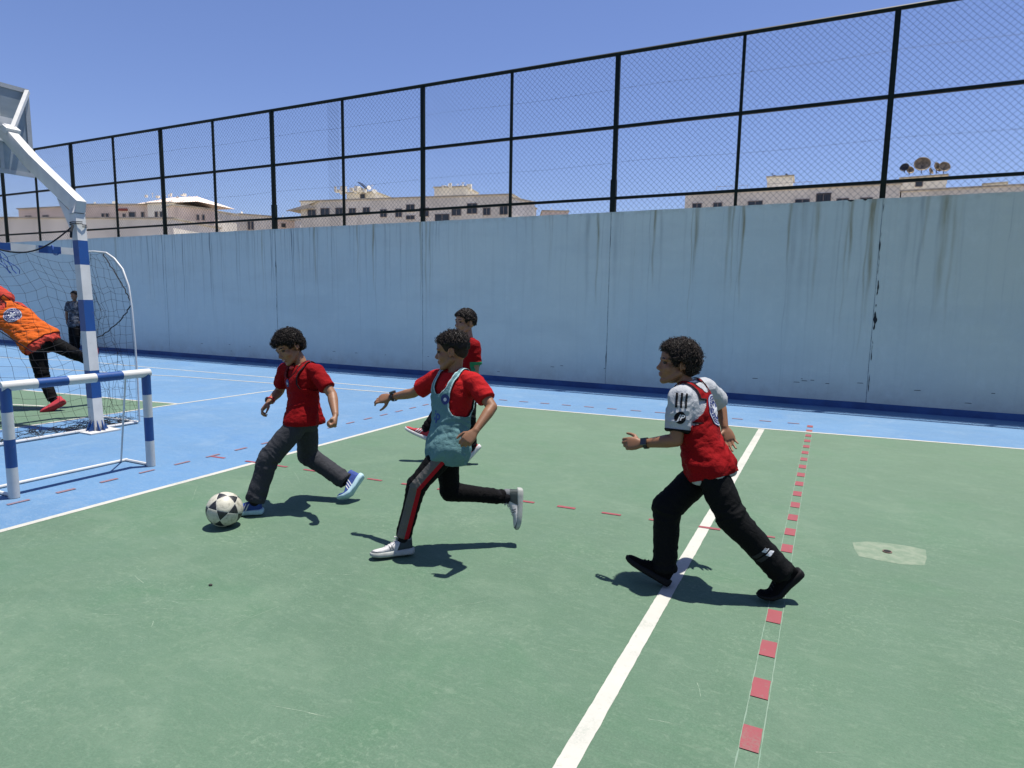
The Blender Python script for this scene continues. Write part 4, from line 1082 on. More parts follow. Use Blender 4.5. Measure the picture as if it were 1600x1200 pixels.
def hand(mb, W, Hd, nrm, side, k, style):
    d = (Hd-W).normalized(); n_ = V(nrm); n_ = (n_-d*n_.dot(d)).normalized()
    s_ = d.cross(n_)*(1 if side == 'R' else -1)
    st = dict(fist=((62,80,55),(66,85,55),(70,88,55),(72,88,55),0,.0),
              open=((14,16,10),(8,12,8),(10,14,10),(16,20,12),.17,1),
              relax=((28,34,22),(34,40,26),(40,46,30),(44,48,30),.06,.5),
              claw=((30,46,30),(36,50,34),(46,56,36),(54,60,38),.10,.4),
              reach=((4,30,26),(8,34,30),(14,40,34),(20,46,36),.05,.9))[style]
    k = k*.98
    rings = [(W-d*.012*k, s_, n_, .021*k,.0165*k,2.2),(W+d*.008*k, s_, n_, .023*k,.017*k,2.3),(W+d*.035*k, s_, n_, .034*k,.0165*k,2.6),(W+d*.062*k, s_, n_, .037*k,.0145*k,2.8),(W+d*.082*k, s_, n_, .035*k,.0115*k,2.8)]
    mb.loft(rings)
    wid = [.0265,.0090,-.0085,-.0255]; ln = [.062,.068,.064,.051]; knk = [.078,.084,.080,.072]
    for i in range(4):
        b = W+d*knk[i]*k+s_*wid[i]*k+n_*-.001
        spread = st[4]*(1.5-i)*.55
        dd = (d*math.cos(spread)+s_*math.sin(spread)).normalized(); ax = dd.cross(n_).normalized()
        p = b; pts = [b-dd*.012*k]; a = 0
        for q, fr in enumerate((.45,.30,.25)):
            a += math.radians(st[i][q]); v = dd*math.cos(a)+n_*math.sin(a)
            pts.append(p); p = p+v*ln[i]*fr*k
        pts.append(p)
        r0 = .0078*k if i != 3 else .0068*k
        limb(mb, pts, [r0*1.05, r0*1.05, r0*.98, r0*.92, r0*.80], 10)
    th = st[5]
    b = W+d*.024*k+s_*.022*k+n_*.004*k
    if style == 'fist':
        p1 = b+(d*.75+s_*.35+n_*.45).normalized()*.032*k; p2 = p1+(d*.5-s_*.35+n_*.55).normalized()*.026*k; p3 = p2+(-s_*.9+d*.1+n_*.25).normalized()*.020*k
    else:
        p1 = b+(d*.60+s_*(.45+.35*th)+n_*.40).normalized()*.036*k; p2 = p1+(d*.80+s_*(.25+.30*th)+n_*.30).normalized()*.028*k; p3 = p2+(d*.92+s_*(.05+.25*th)+n_*.25).normalized()*.022*k
    limb(mb, [b-s_*.010*k, p1, p2, p3], [.0125*k,.0105*k,.0088*k,.0070*k], 10)
    return d, n_, s_

def fold_noise(q):
    v = noise.noise(q); return 1-2*abs(v)

def build_person(key, label, c):
    J = {a: (V(b) if not isinstance(b, (int, float)) else b) for a, b in JOINTS[key].items()}
    k = J['S']/1.40; far = c.get('far', 1.0); vx = .0042*far
    up = (J['neck']-J['hip']).normalized()
    rs = (J['RS']-J['LS']).normalized(); rh = (J['RHp']-J['LHp']).normalized()
    rs = (rs-up*rs.dot(up)).normalized(); rh = (rh-up*rh.dot(up)).normalized()
    Ht = (J['neck']-J['hip']).length
    HT = Matrix.Translation(J['head']) @ frame(c['face'], c.get('headup', (0,0,1))).to_4x4() @ Matrix.Scale(c['hs'], 4)
    HI = HT.inverted()
    def tr(t): return rh.lerp(rs, min(1, max(0, t))).normalized()
    bend = c.get('bend', 0)
    def tc(t): return J['hip']+(J['neck']-J['hip'])*t + up.cross(tr(t))*(-bend*math.sin(math.pi*min(1,max(0,t))))
    def torso(mb, grow, t0, t1, fx=1.0, n=18):
        rg = []
        for i in range(n):
            t = t0+(t1-t0)*i/(n-1); a, b = interp(TORSO, t); r_ = tr(t)
            g = grow(t) if callable(grow) else grow
            rg.append((tc(t), r_, up.cross(r_), (a*k+g)*fx*c.get('wid',1), b*k+g, 2.35))
        mb.loft(rg)
    # ---- body: one skin surface
    mb = MB(); torso(mb, -.006, -.18, .98)
    hb = HT @ V((0,-.022,-.055))
    if c['handL'] == 'fist':
        d_ = (J['LH']-J['LW']).normalized(); n__ = V(c['palmL']); n__ = (n__-d_*n__.dot(d_)).normalized(); mb.ellipsoid(J['LW']+d_*.066*k+n__*.024*k, (.029*k,)*3)
    limb(mb, [J['neck']-up*.03*k, J['neck'].lerp(hb,.45), hb, HT@V((0,-.02,-.02))], [.046*k,.040*k,.043*k,.045*k])
    for s_ in 'LR':
        S_, E_, W_ = J[s_+'S'], J[s_+'E'], J[s_+'W']
        limb(mb, [J['neck'].lerp(S_,.25)-up*.02*k, S_.lerp(J['neck'],.12)-up*.005], [.040*k,.042*k])
        m1 = S_.lerp(E_,.45); m2 = E_.lerp(W_,.28); m3 = E_.lerp(W_,.72)
        af = c.get('arm', 1.0)*k
        limb(mb, [S_, m1, E_, m2, m3, W_], [.044*af,.040*af,.0335*af,.0345*af,.0265*af,.0215*af])
        hp, kn, an = J[s_+'Hp'], J[s_+'K'], J[s_+'A']
        limb(mb, [hp, kn, kn.lerp(an,.3), an], [.070*k,.048*k,.050*k,.034*k])
        heel, toe = J[s_+'heel'], J[s_+'toe']; fd = (toe-heel).normalized()
        fu = (an-heel); fu = (fu-fd*fu.dot(fd)).normalized()
        limb(mb, [heel+fu*.05*k+fd*.05*k, heel+fu*.035*k+fd*.13*k], [.024*k,.018*k])
        hand(mb, W_, J[s_+'H'], c['palm'+s_], s_, k*1.0, c['hand'+s_])
    head_prims(mb, HT)
    body = remesh(mb, vx if far < 1.5 else vx, 3, .5)
    person = new_obj("person", body, SKIN[c['skin']], None, True)
    tag(person, label, "person")
    # ---- face
    if far < 1.5:
        for q in (-1,1):
            g = MB(); g.ellipsoid(HT@V((q*.031,.0668,.0035)), (.0108*c['hs'],)*3, nu=14, nv=10); e = g.build("eye", M['eyew'], person, True)
            g = MB(); lk = V(c.get('look', (0,1,0))).normalized(); g.ellipsoid(HT@(V((q*.031,.0655,.0035))+lk*.0082), (.0052*c['hs'],)*3, nu=12, nv=8); g.build("iris", M['iris'], e, True)
        def brow(sg):
            def f(p, n_):
                q = HI @ p
                if q.y < .04: return -1
                x = sg*q.x; zc = .0235+.004*math.sin(min(1,max(0,(x-.010)/.036))*math.pi)-.0008
                return min(.0036-.0018*abs(x-.022)/.02-abs(q.z-zc), x-.009, .046-x)
            return f
        for sg in (-1,1): new_obj("eyebrow", decal(body, brow(sg), .0012), M['hair'], person, True)
        def lips(p, n_):
            q = HI @ p
            if q.y < .06: return -1
            return 1-((q.x/.0205)**2+((q.z+.0612)/.0098)**2)
        new_obj("lips", decal(body, lips, .0006), M['lips'], person, True)
        if c.get('smile'):
            g = MB(); g.tube([HT@V((-.014,.0858,-.0605)), HT@V((0,.0905,-.0622)), HT@V((.014,.0858,-.0605))], .0022*c['hs'], 8); g.build("teeth", M['teeth'], person, True)
    # ---- hair
    g = MB(); head_prims(g, HT, False); hm = remesh(g, .0055*far, 3)
    hs_ = c['hs']
    def hairf(p, n_=None):
        q = HI @ p; y = q.y
        tab = c.get('hairline', [(-.12,-.062),(-.075,-.058),(-.045,-.042),(-.022,.004),(.000,.012),(.016,-.006),(.026,.004),(.040,.040),(.058,.060),(.075,.070),(.11,.076)])
        z = interp(tab, y)[0]
        return min(q.z-z, .03)
    th = c['hair_t']
    vary = lambda f: .0015+th*min(1, max(0, f)/.018)**.5 if f > 0 else .0005
    def hthick(p):
        q = HI @ p; return min(1, max(0, (q.z+.01)/.05))
    a_, n_arr = verts_of(hm)
    cap = decal(hm, hairf, 0, vary)
    hair = new_obj("hair", cap, M[c['hair_m']], person, True)
    bm_ = 1.0 if c['hair_style'] != 'flat' else .35
    displace(cap, lambda p: bm_*(.006*noise.noise(p*42)+.0035*noise.noise(p*95)+.0022*noise.noise(p*210)))
    ca, cn = verts_of(cap); g = MB(); rr = random.Random(c['seed'])
    nC = c['curls']
    for i in range(nC):
        ix = rr.randrange(len(ca)); p = V(ca[ix]); n_ = V(cn[ix]); q = HI @ p
        if c['hair_style'] == 'curly' and q.z < -.055 : continue
        if c['hair_style'] == 'crop' and q.z < .045-.10*max(0, q.y): continue
        t = n_.orthogonal().normalized(); t = Matrix.Rotation(rr.uniform(0,6.28), 3, n_) @ t; b = n_.cross(t)
        if c['hair_style'] in ('curly','crop'):
            R_ = rr.uniform(.0042,.0090)*(.8 if c['hair_style']=='crop' else 1); ra = rr.uniform(.0007,.0015); ph = rr.uniform(0,6.28); sp = rr.uniform(3.2,5.2)
            tilt = rr.uniform(.3,1.3); cc = p+n_*(rr.uniform(-.003,.0050)+(rr.random()**6)*.010)
            pts = [cc+t*R_*math.cos(ph+sp*j/7)+(b*math.cos(tilt)+n_*math.sin(tilt))*R_*math.sin(ph+sp*j/7) for j in range(8)]
            g.tube(pts, [ra*.6]+[ra]*6+[ra*.5], 4, mi=1 if rr.random() < c.get('light', .25) else 0)
        else:
            fl = HT.to_3x3().normalized() @ V((rr.uniform(-.5,.5)+q.x*4, .9, -.2)); fl = (fl-n_*fl.dot(n_)).normalized()
            L_ = rr.uniform(.014,.028)*min(1.2, far); p = p-n_*.002
            g.tube([p, p+fl*L_*.4+n_*.004, p+fl*L_*.8+n_*.004, p+fl*L_+n_*.0], [.0018*far,.0026*far,.0022*far,.0006], 4, mi=1 if rr.random() < .15 else 0)
    if nC: g.build("curls" if c['hair_style'] != 'flat' else "locks", [M['hair'], M['hair_glint']], hair, True)
    if c['hair_style'] == 'crop':
        def side(p, n_):
            q = HI @ p; z = interp([(-.12,-.050),(-.07,-.052),(-.045,-.035),(-.024,.002),(.0,.010),(.014,-.004),(.024,.004),(.04,.036),(.055,.055),(.08,.068)], q.y)[0]
            return q.z-z
        new_obj("shaved_sides", decal(hm, side, .0016), M['fade'], hair, True)
    # ---- trousers
    tw = c['trouser']; leg = {}
    mb = MB(); torso(mb, .014*k+tw.get('g',0), tw.get('t0', -.19), .14)
    for s_ in 'LR':
        hp, kn, an = J[s_+'Hp'], J[s_+'K'], J[s_+'A']
        end = kn+(an-kn)*tw.get('len', 1.0)
        leg[s_] = (hp, kn, end)
        r1, r2, r3, r4, r5 = [x*k for x in tw['r']]
        limb(mb, [hp, hp.lerp(kn,.5), kn, kn.lerp(end,.45)], [r1, r2, r3, r4], 20)
        mb.tube([kn.lerp(end,.45+.55*i/5) for i in range(6)], [r4+(r5-r4)*i/5 for i in range(6)], 20)
    tm = remesh(mb, .0055*far, 5, .5)
    amp = tw.get('amp', .0045)
    def tf(p):
        best = None
        for s_ in 'LR':
            hp, kn, end = leg[s_]
            for seg, (a, b) in enumerate(((hp,kn),(kn,end))):
                ab = b-a; t = max(0, min(1, (p-a).dot(ab)/ab.length_squared)); q = p-(a+ab*t); d_ = q.length
                if best is None or d_ < best[0]: best = (d_, seg+t, q, a, ab.length, s_)
        d_, t, q, a, L_, s_ = best
        w = .30+.9*math.exp(-((t-1)/.22)**2)+.85*math.exp(-((t-2)/.30)**2)+.6*math.exp(-(t/.25)**2)
        al = t*.36
        qq = V((q.x*8, q.y*8, q.z*5+al*21+1.2*noise.noise(p*5)+(3 if s_ == 'L' else 0)))
        v = fold_noise(qq)*.75+.6*noise.noise(V((q.x*12,q.y*12,al*14)))+.2*noise.noise(p*50)
        return 1.7*amp*w*v*k
    displace(tm, tf)
    tro = new_obj("trousers", tm, M[tw['m']], person, True)
    # ---- shirt
    sh = c['shirt']; mb = MB()
    torso(mb, lambda t: (.013+.006*max(0,.4-t)+.034*max(0,.12-t)+sh.get('g',0))*k, sh.get('hem', -.10), .97)
    for s_ in 'LR':
        S_, E_ = J[s_+'S'], J[s_+'E']; n0 = J['neck']-up*.012*k
        limb(mb, [n0.lerp(S_,.22)-up*.010*k, S_.lerp(n0,.10)], [.046*k,.054*k])
        r0, r1 = sh.get('sr', (.058,.056)); e_ = S_.lerp(E_, sh.get('sl', .72))
        mb.ellipsoid(S_, (r0*k,)*3)
        mb.tube([S_.lerp(e_, i/5) for i in range(6)], [(r0+(r1-r0)*i/5)*k for i in range(6)], 20)
    sm = remesh(mb, .0055*far, 5, .5)
    ff = c.get('fold', .0045)
    fa = V(c.get('fold_axis', (0,0,1))).normalized()
    def sf(p):
        q = p-J['hip']; t = q.dot(up)/Ht; r_ = tr(t); lat = q.dot(r_); dep = q.dot(up.cross(r_))
        al = q.dot((up+rh*c.get('fold_tilt', .5)).normalized())
        w = .62+.45*math.exp(-((t-.25)/.30)**2)
        v = fold_noise(V((lat*7, al*24, dep*7+c['seed'])))*.6+.5*noise.noise(V((lat*16+3, al*16, dep*16)))+.2*noise.noise(p*55)
        hem = max(0, .42-t)*.030*fold_noise(V((lat*13+c['seed'], al*2.5, dep*13)))
        return (2.3*ff*w*v+hem)*k
    displace(sm, sf)
    shirt = new_obj("shirt", sm, M[sh['m']], person, True)
    if sh.get('cuff'):
        for s_ in 'LR':
            S_, E_ = J[s_+'S'], J[s_+'E']; L_ = (E_-S_).length
            def cf(p, n_, S_=S_, E_=E_):
                ab = E_-S_; t = (p-S_).dot(ab)/ab.length_squared; q = p-(S_+ab*t)
                return min((t-(sh.get('sl',.72)-.11))*ab.length, .068*k-q.length)
            new_obj("cuff", decal(sm, cf, .0018), M[sh['cuff']], shirt, True)
    if sh.get('collar'):
        g = MB(); cc = J['neck']-up*.004*k; f_ = up.cross(rs); nk = (hb-J['neck']).normalized()
        g.tube([cc+rs*.056*k*math.cos(a)+f_*(.052*k*math.sin(a)+.006)-up*(.020*k*max(0,math.sin(a))-.004) for a in [i*math.pi/14 for i in range(29)]], .0062*k, 8)
        g.build("collar", M[sh['collar']], shirt, True)
    out = dict(J=J, k=k, up=up, rs=rs, rh=rh, tr=tr, tc=tc, Ht=Ht, person=person, body=body, sm=sm, shirt=shirt, tm=tm, tro=tro, leg=leg, HT=HT, HI=HI, hair=hair)
    # ---- bib
    b = c.get('bib')
    if b:
        bm_src = sm
        if b.get('hem', None) is not None and b['hem'] < sh.get('hem', -.10):
            mb = MB(); torso(mb, lambda t: (.020+.010*max(0,.4-t)+.036*max(0,.12-t)+b.get('g',0))*k, b['hem'], .97)
            for s_ in 'LR':
                S_, E_ = J[s_+'S'], J[s_+'E']; n0 = J['neck']-up*.012*k
                limb(mb, [n0.lerp(S_,.22)-up*.010*k, S_.lerp(n0,.10)], [.048*k,.056*k]); mb.ellipsoid(S_, (.060*k,)*3)
                mb.tube([S_, S_.lerp(E_,.6)], [.062*k,.062*k], 20)
            bm_src = remesh(mb, .0055*far, 5, .5); displace(bm_src, lambda p: sf(p)*1.1)
        def bf(p, n_):
            q = p-J['hip']; t = q.dot(up)/Ht; r_ = tr(t)
            lat = q.dot(r_)/k; dep = q.dot(up.cross(r_))
            w = interp(b.get('w', [(-.4,.30),(.52,.30),(.60,.125),(.70,.102),(.85,.094),(1.1,.092)]), t)[0]
            f1 = w-abs(lat)
            nk = b.get('nf', .80) if dep > 0 else b.get('nb', .90)
            hw = .050+.030*max(0, t-nk)
            f2 = max(abs(lat)-hw*min(1, max(.0, (t-nk+.10)/.10))**.5 if t > nk-.10 else 1, (nk-.10-t)*.4)
            e1 = .4
            if t > .5: 
                for s_ in 'LR':
                    S_, E_ = J[s_+'S'], J[s_+'E']; ab = (E_-S_); u_ = (p-S_).dot(ab)/ab.length
                    e1 = min(e1, b.get('arm', .004)-u_ + (.12 if (p-S_).length > .13*k else 0))
            e2 = .4
            if .30 < t < .86:
                ta, tb = interp(TORSO, t); gg = .040
                e2 = (1-(lat/(ta*c.get('wid',1)+gg))**2-(dep/k/(tb+gg))**2)*.05
                if e2 > 0: e2 = .4
            return min(f1, f2, e1, e2, (t-b.get('hem', -.09))*Ht)
        bme = decal(bm_src, bf, b.get('off', .0045))
        bib = new_obj("bib", bme, M[b['m']], person, True); thick(bib, .002)
        def band(p, n_):
            f = bf(p, n_); return min(f+.0005, .0075-f) if (p-J['hip']).dot(up)/Ht > .3 else -1
        if b.get('edge'): thick(new_obj("piping", decal(bm_src, band, b.get('off', .0045)+.0022), M[b['edge']], bib, True), .001)
        out.update(bib=bib, bme=bme, bsrc=bm_src, boff=b.get('off', .0045)+.0040)
    # ---- shoes
    for s_ in 'LR':
        make_shoe(person, J, s_, c['shoe'], k, c.get('shoeL', .250))
    out['c'] = c
    return out

def make_shoe(person, J, s_, sc, k, SL):
    heel, toe, an = J[s_+'heel'], J[s_+'toe'], J[s_+'A']
    fd = (toe-heel).normalized(); fu = (an-heel); fu = (fu-fd*fu.dot(fd)).normalized()
    if sc.get('flat'+s_): 
        fd = V((fd.x,fd.y,0)).normalized(); fu = V((0,0,1))
    T = Matrix.Translation(heel) @ Matrix((fd.cross(fu), fd, fu)).transposed().to_4x4() @ Matrix.Scale(SL*k/.235, 4) @ Matrix.Scale(1.16, 4, (0,0,1))
    X_, Y_, Z_ = V((1,0,0)), V((0,1,0)), V((0,0,1))
    bd = sc.get('bend'+s_, 0)     # toe flex
    def B(p):
        p = V(p)
        if bd and p.y > .155:
            a = min(1, (p.y-.155)/.05)*bd; d_ = p.y-.155
            return V((p.x, .155+d_*math.cos(a)-math.sin(a)*p.z*.4, p.z+d_*math.sin(a)))
        return p
    so = [(-.006,.014,.010,.022),(.0,.027,.015,.019),(.010,.033,.017,.018),(.04,.035,.0175,.0175),(.09,.031,.016,.016),(.15,.040,.015,.015),(.195,.039,.014,.016),(.222,.033,.012,.019),(.236,.022,.009,.022),(.241,.008,.005,.024)]
    g = MB(); g.loft([(V((-.0+(.004 if s_=='L' else -.004)*math.sin(y*13),y,zc)), X_, Z_, w, h, 3.5) for y, w, h, zc in so])
    me = g.mesh(); 
    for v in me.vertices: v.co = T @ B(v.co)
    sh = None
    upr = [(.006,.016,.030,.058),(.012,.026,.020,.074),(.030,.031,.018,.082),(.060,.031,.018,.080),(.085,.030,.018,.076),(.110,.032,.018,.068),(.140,.036,.018,.056),(.170,.037,.018,.046),(.200,.035,.018,.043),(.220,.030,.018,.040),(.232,.019,.019,.035),(.237,.008,.020,.030)]
    g = MB(); g.loft([(V(((.004 if s_=='L' else -.004)*math.sin(y*13),y,(lo+hi)/2)), X_, Z_, w, (hi-lo)/2, 2.5) for y, w, lo, hi in upr])
    g.loft([(V((0,.034,.06)), X_, Y_, .030,.030,2.2), (V((0,.038,.088)), X_, Y_, .0285,.032,2.2), (V((0,.036,.098)), X_, Y_, .029,.033,2.2)])
    um = finish_mesh(g.mesh(), .0045, 2)
    co, nn = verts_of(um)
    loc = um.copy()
    for v in um.vertices: v.co = T @ B(v.co)
    um.update()
    sh = new_obj("shoe", um, M[sc['m']], person, True)
    if s_ == 'L' or True: pass
    sole = new_obj("sole", me, M[sc['sole']], sh, True)
    def sub(name, field, off, mat):
        d_ = decal(loc, field, off)
        for v in d_.vertices: v.co = T @ B(v.co)
        return new_obj(name, d_, mat, sh, True)
    if sc.get('stripes'):
        def sf(p, n_):
            if abs(n_.x) < .35 or p.z > .068: return -1
            y = p.y-.55*(.06-p.z)
            return max(.0036-abs(y-q) for q in (.085,.103,.121)) if p.z > .022 else -1
        sub("stripes", sf, .0012, M[sc['stripes']])
    for nm, mt, fld in sc.get('panels', ()): sub(nm, fld, .0012, M[mt])
    if sc.get('lace'):
        g = MB()
        for i in range(5):
            y = .088+i*.016; z = interp([(a[0],a[3]) for a in upr], y)[0]+.001
            g.tube([B((x*.017, y+.004*abs(x), z-.004*x*x)) for x in (-1,-.5,0,.5,1)], .0022, 5)
        for q in (-1,1):
            g.tube([B((0,.088,.079)), B((q*.018,.100,.092)), B((q*.030,.088,.088)), B((q*.012,.083,.078)), B((q*.030,.112,.074))], .0020, 5)
        lm = g.mesh()
        for v in lm.vertices: v.co = T @ v.co
        new_obj("laces", lm, M[sc['lace']], sh, True)
    if sc.get('sock'):
        g = MB(); a = T @ V((0,.036,.07)); b = an+(J[s_+'K']-an).normalized()*.09*k
        g.tube([a, an, an.lerp(b,.5), b], [.031*k,.040*k,.043*k,.045*k], 16); g.ellipsoid(an, (.040*k,)*3); g.build("sock", M[sc['sock']], person, True)

def text_on(parent, src, s, c, ax, ay, size, mat, lift, name="lettering", shear=0.0):
    cu = bpy.data.curves.new("t", 'FONT'); cu.body = s; cu.size = size; cu.align_x = 'CENTER'; cu.align_y = 'CENTER'; cu.shear = shear; cu.offset = size*.02; cu.resolution_u = 3
    o = bpy.data.objects.new("t", cu); scene.collection.objects.link(o)
    dg = bpy.context.evaluated_depsgraph_get(); dg.update()
    me = bpy.data.meshes.new_from_object(o.evaluated_get(dg)); bpy.data.objects.remove(o)
    project(me, src, c, ax, ay, lift); me.materials.clear()
    return new_obj(name, me, mat, parent)
def project(me, src, c, ax, ay, lift):
    bvh = BVHTree.FromPolygons([v.co for v in src.vertices], [tuple(p.vertices) for p in src.polygons])
    ax = ax.normalized(); ay = (ay-ax*ay.dot(ax)).normalized(); nz = ax.cross(ay)
    for v in me.vertices:
        p = c+ax*v.co.x+ay*v.co.y+nz*.15
        h = bvh.ray_cast(p, -nz, .4)
        q = h[0] if h[0] is not None else p-nz*.15
        v.co = q+nz*lift
    me.update()
def patch2d(parent, src, polys, c, ax, ay, mat, lift, name):
    """flat artwork laid over a garment: polys are lists of (x, y) in metres"""
    bm = bmesh.new()
    for poly in polys:
        vs = [bm.verts.new((x, y, 0)) for x, y in poly]; bm.faces.new(vs)
    bmesh.ops.triangulate(bm, faces=bm.faces)
    for _ in range(3):
        es = [e for e in bm.edges if e.calc_length() > .012]
        if not es: break
        bmesh.ops.subdivide_edges(bm, edges=es, cuts=1); bmesh.ops.triangulate(bm, faces=bm.faces)
    me = bpy.data.meshes.new(name); bm.to_mesh(me); bm.free()
    project(me, src, c, ax, ay, lift)
    return new_obj(name, me, mat, parent)
def circle(r, n=28, x=0, y=0, ry=None): return [(x+r*math.cos(2*math.pi*i/n), y+(ry or r)*math.sin(2*math.pi*i/n)) for i in range(n)]
def ringp(r0, r1, n=28):
    return [[(r0*math.cos(a),r0*math.sin(a)),(r1*math.cos(a),r1*math.sin(a)),(r1*math.cos(b),r1*math.sin(b)),(r0*math.cos(b),r0*math.sin(b))] for a, b in [(2*math.pi*i/n, 2*math.pi*(i+1)/n) for i in range(n)]]
def badge(parent, src, c, ax, ay, r, lift, ring_c='badge_w'):
    b = patch2d(parent, src, [circle(r, 36)], c, ax, ay, M['badge_b'], lift, "badge")
    if r < .04:
        patch2d(b, src, [circle(r*.36, 16)], c, ax, ay, M['badge_w'], lift+.001, "badge_emblem"); return b
    patch2d(b, src, ringp(r*.90, r*.96, 40), c, ax, ay, M['badge_w'], lift+.0008, "badge_ring")
    patch2d(b, src, ringp(r*.60, r*.64, 32), c, ax, ay, M['badge_w'], lift+.0008, "badge_ring")
    st = []
    for i in range(6):
        a = i*math.pi/3+.3; st.append([(r*.12*math.cos(a-.9),r*.12*math.sin(a-.9)),(r*.46*math.cos(a-.22),r*.46*math.sin(a-.22)),(r*.52*math.cos(a+.2),r*.40*math.sin(a+.2)),(r*.12*math.cos(a+.9),r*.12*math.sin(a+.9))])
    st.append(circle(r*.22, 12))
    patch2d(b, src, st, c, ax, ay, M['badge_w'], lift+.0012, "badge_emblem")
    tk = []
    for i in range(26):
        a = i*2*math.pi/26; 
        if i % 9 == 4: continue
        w = .045; tk.append([(r*.71*math.cos(a-w),r*.71*math.sin(a-w)),(r*.82*math.cos(a-w),r*.82*math.sin(a-w)),(r*.82*math.cos(a+w*.4),r*.82*math.sin(a+w*.4)),(r*.71*math.cos(a+w),r*.71*math.sin(a+w))])
    patch2d(b, src, tk, c, ax, ay, M['badge_w'], lift+.0012, "badge_lettering")
    return b
def watch(P, s_, mat, face, out, square=True, t=.08, w=.020):
    J = P['J']; W_, E_ = J[s_+'W'], J[s_+'E']; d = (W_-E_).normalized(); c = W_-d*(t*.25)
    out = V(out); out = (out-d*out.dot(d)).normalized(); sd = d.cross(out); k = P['k']
    g = MB(); pts = [c+out*.0265*k*math.cos(a)+sd*.0265*k*math.sin(a) for a in [i*math.pi/12 for i in range(25)]]
    n_ = 25; vs = []; fs = []
    for q, p in enumerate(pts):
        r_ = (p-c).normalized()
        for dd, rr_ in ((-1,0),(1,0),(1,.003),(-1,.003)): vs.append(p+d*dd*w/2+r_*rr_)
    for q in range(n_-1):
        for e in range(4): fs.append((q*4+e, q*4+(e+1)%4, q*4+4+(e+1)%4, q*4+4+e))
    g.add(vs, fs); st = g.build("watch", M[mat], P['person'], True)
    g = MB(); cc = c+out*.032*k
    if square:
        g.obox(cc, d*.017, sd*.019, out*.006); cs = bevel(g.build("watch_case", M['case'], st), .004)
        g = MB(); g.obox(cc+out*.0066, d*.0135, sd*.0155, out*.001); g.build("watch_screen", M[face], cs)
    else:
        g.tube([cc-out*.006, cc+out*.004], .021, 20); cs = g.build("watch_case", M['case'], st, False)
        g = MB(); g.tube([cc+out*.004, cc+out*.0055], .016, 20); g.build("watch_screen", M[face], cs)

SKIN['tan'] = skin_mat("tan_skin", (.28,.138,.070))
SKIN['warm'] = skin_mat("warm_skin", (.31,.155,.080))
SKIN['fair'] = skin_mat("light_skin", (.36,.195,.125))
M['red'] = cloth("red_mesh_cloth", (.27,.003,.005))
M['redshirt'] = cloth("red_jersey", (.26,.003,.005))
M['redshirt2'] = cloth("bright_red_jersey", (.42,.010,.012))
M['whiteshirt'] = cloth("white_jersey", (.47,.49,.51), var=.03)
M['aqua'] = cloth("pale_aqua_mesh", (.135,.265,.275))
M['aqua_edge'] = cloth("aqua_piping", (.42,.60,.60))
M['orange'] = cloth("orange_mesh", (.66,.13,.018))
M['coral'] = cloth('coral_jersey', (.52,.06,.04))
M['darkpipe'] = cloth("dark_piping", (.015,.015,.018))
M['black_t'] = cloth("black_track_cloth", (.0025,.0025,.003), rough=.8)
M['char_t'] = cloth("charcoal_track_cloth", (.005,.0055,.006), rough=.8)
M['grey_t'] = cloth("dark_grey_sweat_cloth", (.046,.048,.055))
M['green_c'] = cloth("green_trim", (.03,.22,.11))
M['white_c'] = cloth("white_trim", (.70,.72,.74), var=.03)
M['grey_c'] = cloth("grey_trim", (.14,.13,.12))
M['black_c'] = cloth("black_trim", (.010,.010,.012))
M['grey_d'] = cloth('dark_grey_trim', (.035,.037,.037))
M['red_c'] = cloth("red_trim", (.42,.012,.02))
M['camo'] = None
n = NT("dark_patterned_cloth"); a = n.ramp(n.noise(14,4,.6), .48,.56)
n.color(n.mix(a, (.020,.026,.040), (.10,.11,.13))); n.rough(.85); M['camo'] = n.m
M['badge_b'] = simple("badge_navy", (.012,.03,.16), .7, .1)
M['badge_w'] = simple("badge_white", (.62,.64,.68), .7, .05)
M['blue_print'] = simple("blue_print", (.02,.06,.30), .7, .1)
M['case'] = simple("watch_case", (.02,.02,.022), .25, .1, spec=.7)
M['screen'] = simple("watch_glass", (.01,.011,.014), .08, .1, spec=.8)
M['screen_g'] = simple("round_watch_glass", (.10,.11,.10), .15, .2)
M['strap'] = simple("rubber_strap", (.014,.014,.016), .6, .2)
M['strap_r'] = simple("red_strap", (.50,.03,.02), .6, .1)
M['shoe_bk'] = simple("black_knit", (.0035,.0035,.004), .9, .3, 60, .2, 300, spec=.1)
M['shoe_bks'] = simple("black_rubber", (.006,.006,.0065), .7, .2, 30, spec=.2)
M['shoe_bl'] = simple("blue_knit", (.012,.05,.26), .75, .2, 50, .3, 300)
M['shoe_bls'] = simple("pale_blue_foam", (.42,.62,.68), .6, .1, 30)
M['shoe_wt'] = simple("white_shoe_mesh", (.60,.59,.57), .7, .15, 50, .3, 300)
M['shoe_ws'] = simple("grey_white_foam", (.42,.44,.40), .7, .15, 30)
M['shoe_gr'] = simple("grey_suede", (.14,.15,.16), .8, .15, 50)
M['shoe_dk'] = simple("dark_green_panel", (.02,.035,.035), .7, .15, 50)
M['shoe_rd'] = simple("red_knit", (.46,.02,.035), .75, .15, 50, .3, 300)
M['shoe_rs'] = simple("white_foam", (.66,.66,.64), .6, .1, 30)
M['lace_w'] = simple("white_lace", (.66,.65,.62), .8, .1, 30)
M['lace_k'] = simple("black_lace", (.01,.01,.01), .8, .1, 30)

def mid(p, q, t): return p.lerp(q, t)
